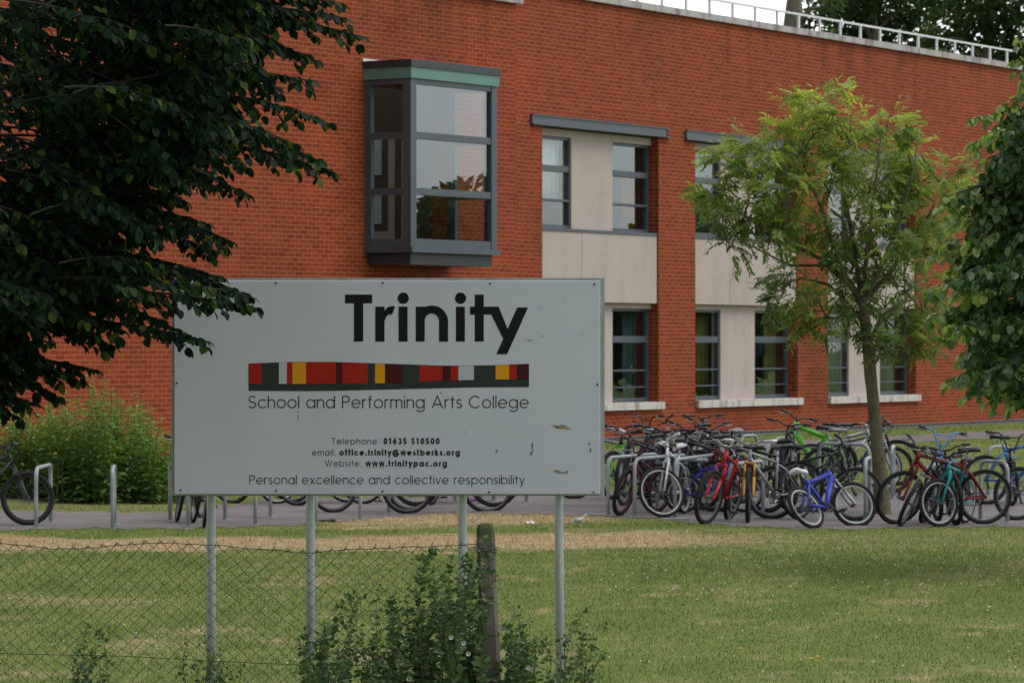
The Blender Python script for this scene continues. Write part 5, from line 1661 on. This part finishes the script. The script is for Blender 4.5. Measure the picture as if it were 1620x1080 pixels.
bike('black bicycle with tall fork left of the bright green frame', 'f', 1232, 778, -105, -6, 8, .33, 'black', 'black', 'black', 'black', 'black', 'black', 'mtb', .027)
bike('black bicycle with silver bar ends wedged beside the lime green front end', 'f', 990, 800, -128, 6, 20, .335, 'charcoal', 'silver', 'chrome', 'black', 'silver', 'black', 'mtb', .028, fat=1.2)
bike('black bicycle pressed against the grey saddle one in the cluster', 'f', 1078, 800, -142, 10, 14, .335, 'black', 'charcoal', 'black', 'black', 'black', 'black', 'mtb', .029, fat=1.4)
bike('charcoal bicycle deep in the cluster behind the two front hoops', 'f', 1030, 796, -104, -9, -16, .335, 'charcoal', 'black', 'chrome', 'black', 'black', 'black', 'mtb', .028, fat=1.2)
bike('black bicycle right of the silver one, its rear wheel behind the slumped blue one', 'r', 1262, 812, 165, 6, 0, .335, 'black', 'black', 'chrome', 'black', 'black', 'black', 'mtb', .027)
# right hand group
bike('black bicycle leaning hard at the left end of the right hand group', 'f', 1424, 833, -112, -24, 4, .30, 'black', 'grey', 'chrome', 'black', 'black', 'black', 'mtb', .027)
bike('teal children bicycle with white rims in the right hand group', 'f', 1481, 833, -118, -6, -34, .285, 'teal', 'teal', 'white', 'black', 'black', 'black', 'kid', .024, fat=1.3)
bike('black small wheeled bicycle between the teal and the red ones', 'f', 1514, 831, -84, 6, 4, .31, 'black', 'black', 'black', 'black', 'black', 'black', 'mtb', .03)
bike('red bicycle with large rear wheel in the right hand group', 'r', 1556, 829, -152 - 20, -9, 20, .335, 'darkred', 'darkred', 'chrome', 'black', 'black', 'black', 'mtb', .023, fat=1.4)
bike('pale blue stunt bicycle with high bars behind the teal one', 'f', 1486, 793, -120, 4, 40, .26, 'lightblue', 'lightblue', 'black', 'black', 'black', 'lightblue', 'bmx', .026)
bike('mid blue bicycle inside the rear hoop near the right edge', 'r', 1560, 798, 12, -4, 18, .33, 'midblue', 'midblue', 'chrome', 'black', 'black', 'black', 'mtb', .024, fat=1.3)
bike('silver grey bicycle cut by the right edge of the lawn', 'r', 1608, 823, 20, 5, 0, .33, 'silver', 'silver', 'chrome', 'black', 'black', 'black', 'mtb', .024)
bike('black stunt bicycle with tall bars at the right edge behind the blue one', 'f', 1604, 800, -100, 4, 20, .26, 'black', 'black', 'chrome', 'black', 'black', 'black', 'bmx', .025)
# left of and under the sign
bike('lone black bicycle at the far left edge', 'f', 44, 831, 12, -6, 8, .325, 'black', 'charcoal', 'black', 'black', 'black', 'black', 'mtb', .028)
bike('dark bicycle with a reddish bar end peeping out left of the sign', 'f', 284, 826, -100, -4, 20, .335, 'black', 'black', 'chrome', 'black', 'black', 'darkred', 'mtb', .022)
bike('dark bicycle whose narrow wheel stands beside the first sign post', 'f', 321, 834, -78, -9, -6, .33, 'charcoal', 'charcoal', 'chrome', 'black', 'black', 'black', 'mtb', .022)
bike('bicycle with white rim showing under the sign between its first two posts', 'f', 440, 797, -150, 3, 10, .33, 'silver', 'silver', 'white', 'black', 'black', 'black', 'mtb', .02)
bike('bicycle with tan wheel showing left of the second sign post', 'f', 470, 800, -30, 3, 0, .33, 'blue', 'blue', 'chrome', 'black', 'black', 'black', 'mtb', .02)
bike('bicycle with black tyre and silver pedal right of the second sign post', 'f', 528, 811, -160, 4, 5, .335, 'black', 'black', 'chrome', 'black', 'black', 'black', 'mtb', .023)
bike('bicycle with white rim far back behind the second sign post', 'f', 574, 797, -20, 2, 0, .33, 'teal', 'teal', 'white', 'black', 'black', 'black', 'mtb', .02)
bike('bicycle with orange frame and black wheel under the middle of the sign', 'r', 645, 813, 12, -4, 0, .335, 'orange', 'orange', 'chrome', 'black', 'black', 'black', 'mtb', .024)
bike('purple children bicycle left of the third sign post', 'f', 686, 799, -130, 4, 20, .26, 'purple', 'purple', 'purple', 'black', 'black', 'black', 'kid', .024)
bike('bicycle with black wheel right of the third sign post', 'f', 782, 802, -10, 4, 0, .335, 'black', 'black', 'black', 'black', 'black', 'black', 'mtb', .024)
bike('bicycle whose tyre just shows right of the fourth sign post', 'f', 908, 789, -170, 3, 0, .335, 'grey', 'grey', 'chrome', 'black', 'black', 'black', 'mtb', .024)

# ------------------------------------------------------------------ small things lying about
def bird():
    p = gpt(917, 831)
    T = MB(); T.smooth = True
    s = 0.6
    # one continuous body: rings along the spine from tail to bill
    sp = [(-.17, .075, .002, .012), (-.13, .085, .008, .02), (-.08, .095, .035, .032), (-.02, .10, .052, .055), (.04, .115, .050, .058), (.075, .15, .032, .036), (.09, .18, .026, .028), (.105, .20, .026, .026), (.125, .205, .022, .022), (.142, .20, .008, .008), (.165, .194, .002, .002)]
    n = 10; vs, fs = [], []
    for x, z, hw, hh in sp:
        for k in range(n):
            a = 2 * math.pi * k / n
            vs.append(p + Vector((x * .94, hw * math.cos(a) - .1 * x, z + hh * math.sin(a))) * s)
    for i in range(len(sp) - 1):
        for k in range(n): fs.append((i * n + k, i * n + (k + 1) % n, (i + 1) * n + (k + 1) % n, (i + 1) * n + k))
    fs += [tuple(range(n)), tuple(range((len(sp) - 1) * n, len(sp) * n))]
    T.add(vs, fs)
    for y in (-.02, .02):
        T.tube([p + Vector((.01, y, .055)) * s, p + Vector((.012, y, .0)) * s], .003, 5)
        for dx, dyy in ((.03, 0), (.022, .015), (.022, -.015), (-.015, 0)): T.tube([p + Vector((.012, y, .004)) * s, p + Vector((.012 + dx, y + dyy, .002)) * s], .002, 4)
    o = T.build('bird', paint('pale_feathers', (0.55, 0.54, 0.53), 0.8, 0, .25, 25), None, p); o.location = p
    tag(o, 'small pale bird standing on the grass right of the fourth sign post', 'bird')
    w_ = MB(); w_.smooth = True
    for sg in (-1, 1):
        w_.ellipsoid(p + Vector((-.035, .05 * sg, .105)) * s, (.085 * s, .012 * s, .035 * s), Matrix.Rotation(.15, 3, 'Y'), 10, 6)
    wo_ = w_.build('wing', paint('grey_feathers', (0.36, 0.36, 0.37), 0.8, 0, .2, 25), o)
bird()
def litter(name, px, py, lab, cat, fn, mat):
    p = gpt(px, py); b = MB(); fn(b, p); o = b.build(name, mat, None, p); o.location = p; tag(o, lab, cat)
def crumpled(w_, h_, d_):
    def f(b, p):
        n = 7; vs = []
        for i in range(n + 1):
            for j in range(4):
                vs.append(p + Vector(((i / n - .5) * w_, (j / 3 - .5) * d_, .012 + h_ * rnd.random())))
        for i in range(n + 1):
            for j in range(4): vs.append(vs[i * 4 + j] - Vector((0, 0, .008)))
        o_ = (n + 1) * 4
        fs = [(i * 4 + j, (i + 1) * 4 + j, (i + 1) * 4 + j + 1, i * 4 + j + 1) for i in range(n) for j in range(3)]
        fs += [(o_ + a, o_ + d, o_ + c, o_ + b_) for a, b_, c, d in fs[:]]
        for i in range(n): fs += [(i * 4, o_ + i * 4, o_ + i * 4 + 4, i * 4 + 4), (i * 4 + 3, i * 4 + 7, o_ + i * 4 + 7, o_ + i * 4 + 3)]
        for j in range(3): fs += [(j, j + 1, o_ + j + 1, o_ + j), (n * 4 + j, o_ + n * 4 + j, o_ + n * 4 + j + 1, n * 4 + j + 1)]
        b.add(vs, fs)
    return f
litter('litter', 839, 829, 'scrap of white paper on the dry grass between the third and fourth sign posts', 'litter', crumpled(.10, .03, .08), M['flower'])
litter('bicycle_lock', 512, 826, 'black bar lock lying on the tarmac right of the second sign post', 'bicycle lock',
       lambda b, p: (b.tube([p + Vector((-.13, 0, .02)), p + Vector((-.05, .02, .02)), p + Vector((.02, 0, .022)), p + Vector((.13, .01, .02))], .013, 8), b.ellipsoid(p + Vector((.11, .01, .025)), (.04, .03, .024)), b.ellipsoid(p + Vector((-.12, 0, .02)), (.03, .025, .02))), M['black'])
def toppled(b, p):
    n = 20
    for z in (.03, .16):
        ring = [p + Vector((.11 * math.cos(2 * math.pi * i / n), .11 * math.sin(2 * math.pi * i / n), z)) for i in range(n)]
        b.tube(ring, .006, 5, False, True)
    for i in range(n): b.tube([p + Vector((.11 * math.cos(2 * math.pi * i / n), .11 * math.sin(2 * math.pi * i / n), .03)), p + Vector((.12 * math.cos(2 * math.pi * i / n), .12 * math.sin(2 * math.pi * i / n), .17))], .004, 4)
    b.tube([p + Vector((.14, 0, .05)), p + Vector((.25, 0, .1)), p + Vector((.3, .02, .02))], .012, 6)
litter('wire_basket', 708, 797, 'grey wire basket lying on the tarmac left of the third sign post', 'basket', toppled, M['hoop'])
for i, (px, py, w_, lab) in enumerate([(944, 815, .3, 'flat steel plate on the tarmac beside the sign edge'), (1069, 822, .34, 'flat steel plate under the hoop in front of the small blue bicycle')]):
    p = gpt(px, py); b = MB(); b.box(p.x - w_ / 2, p.x + w_ / 2, p.y - .05, p.y + .05, p.z + .008, p.z + .022)
    o = b.build('ground_plate', M['hoop'], None, p); o.location = p; tag(o, lab, 'metal plate', 'loose rack plates')
    md = o.modifiers.new('bevel', 'BEVEL'); md.width = .004
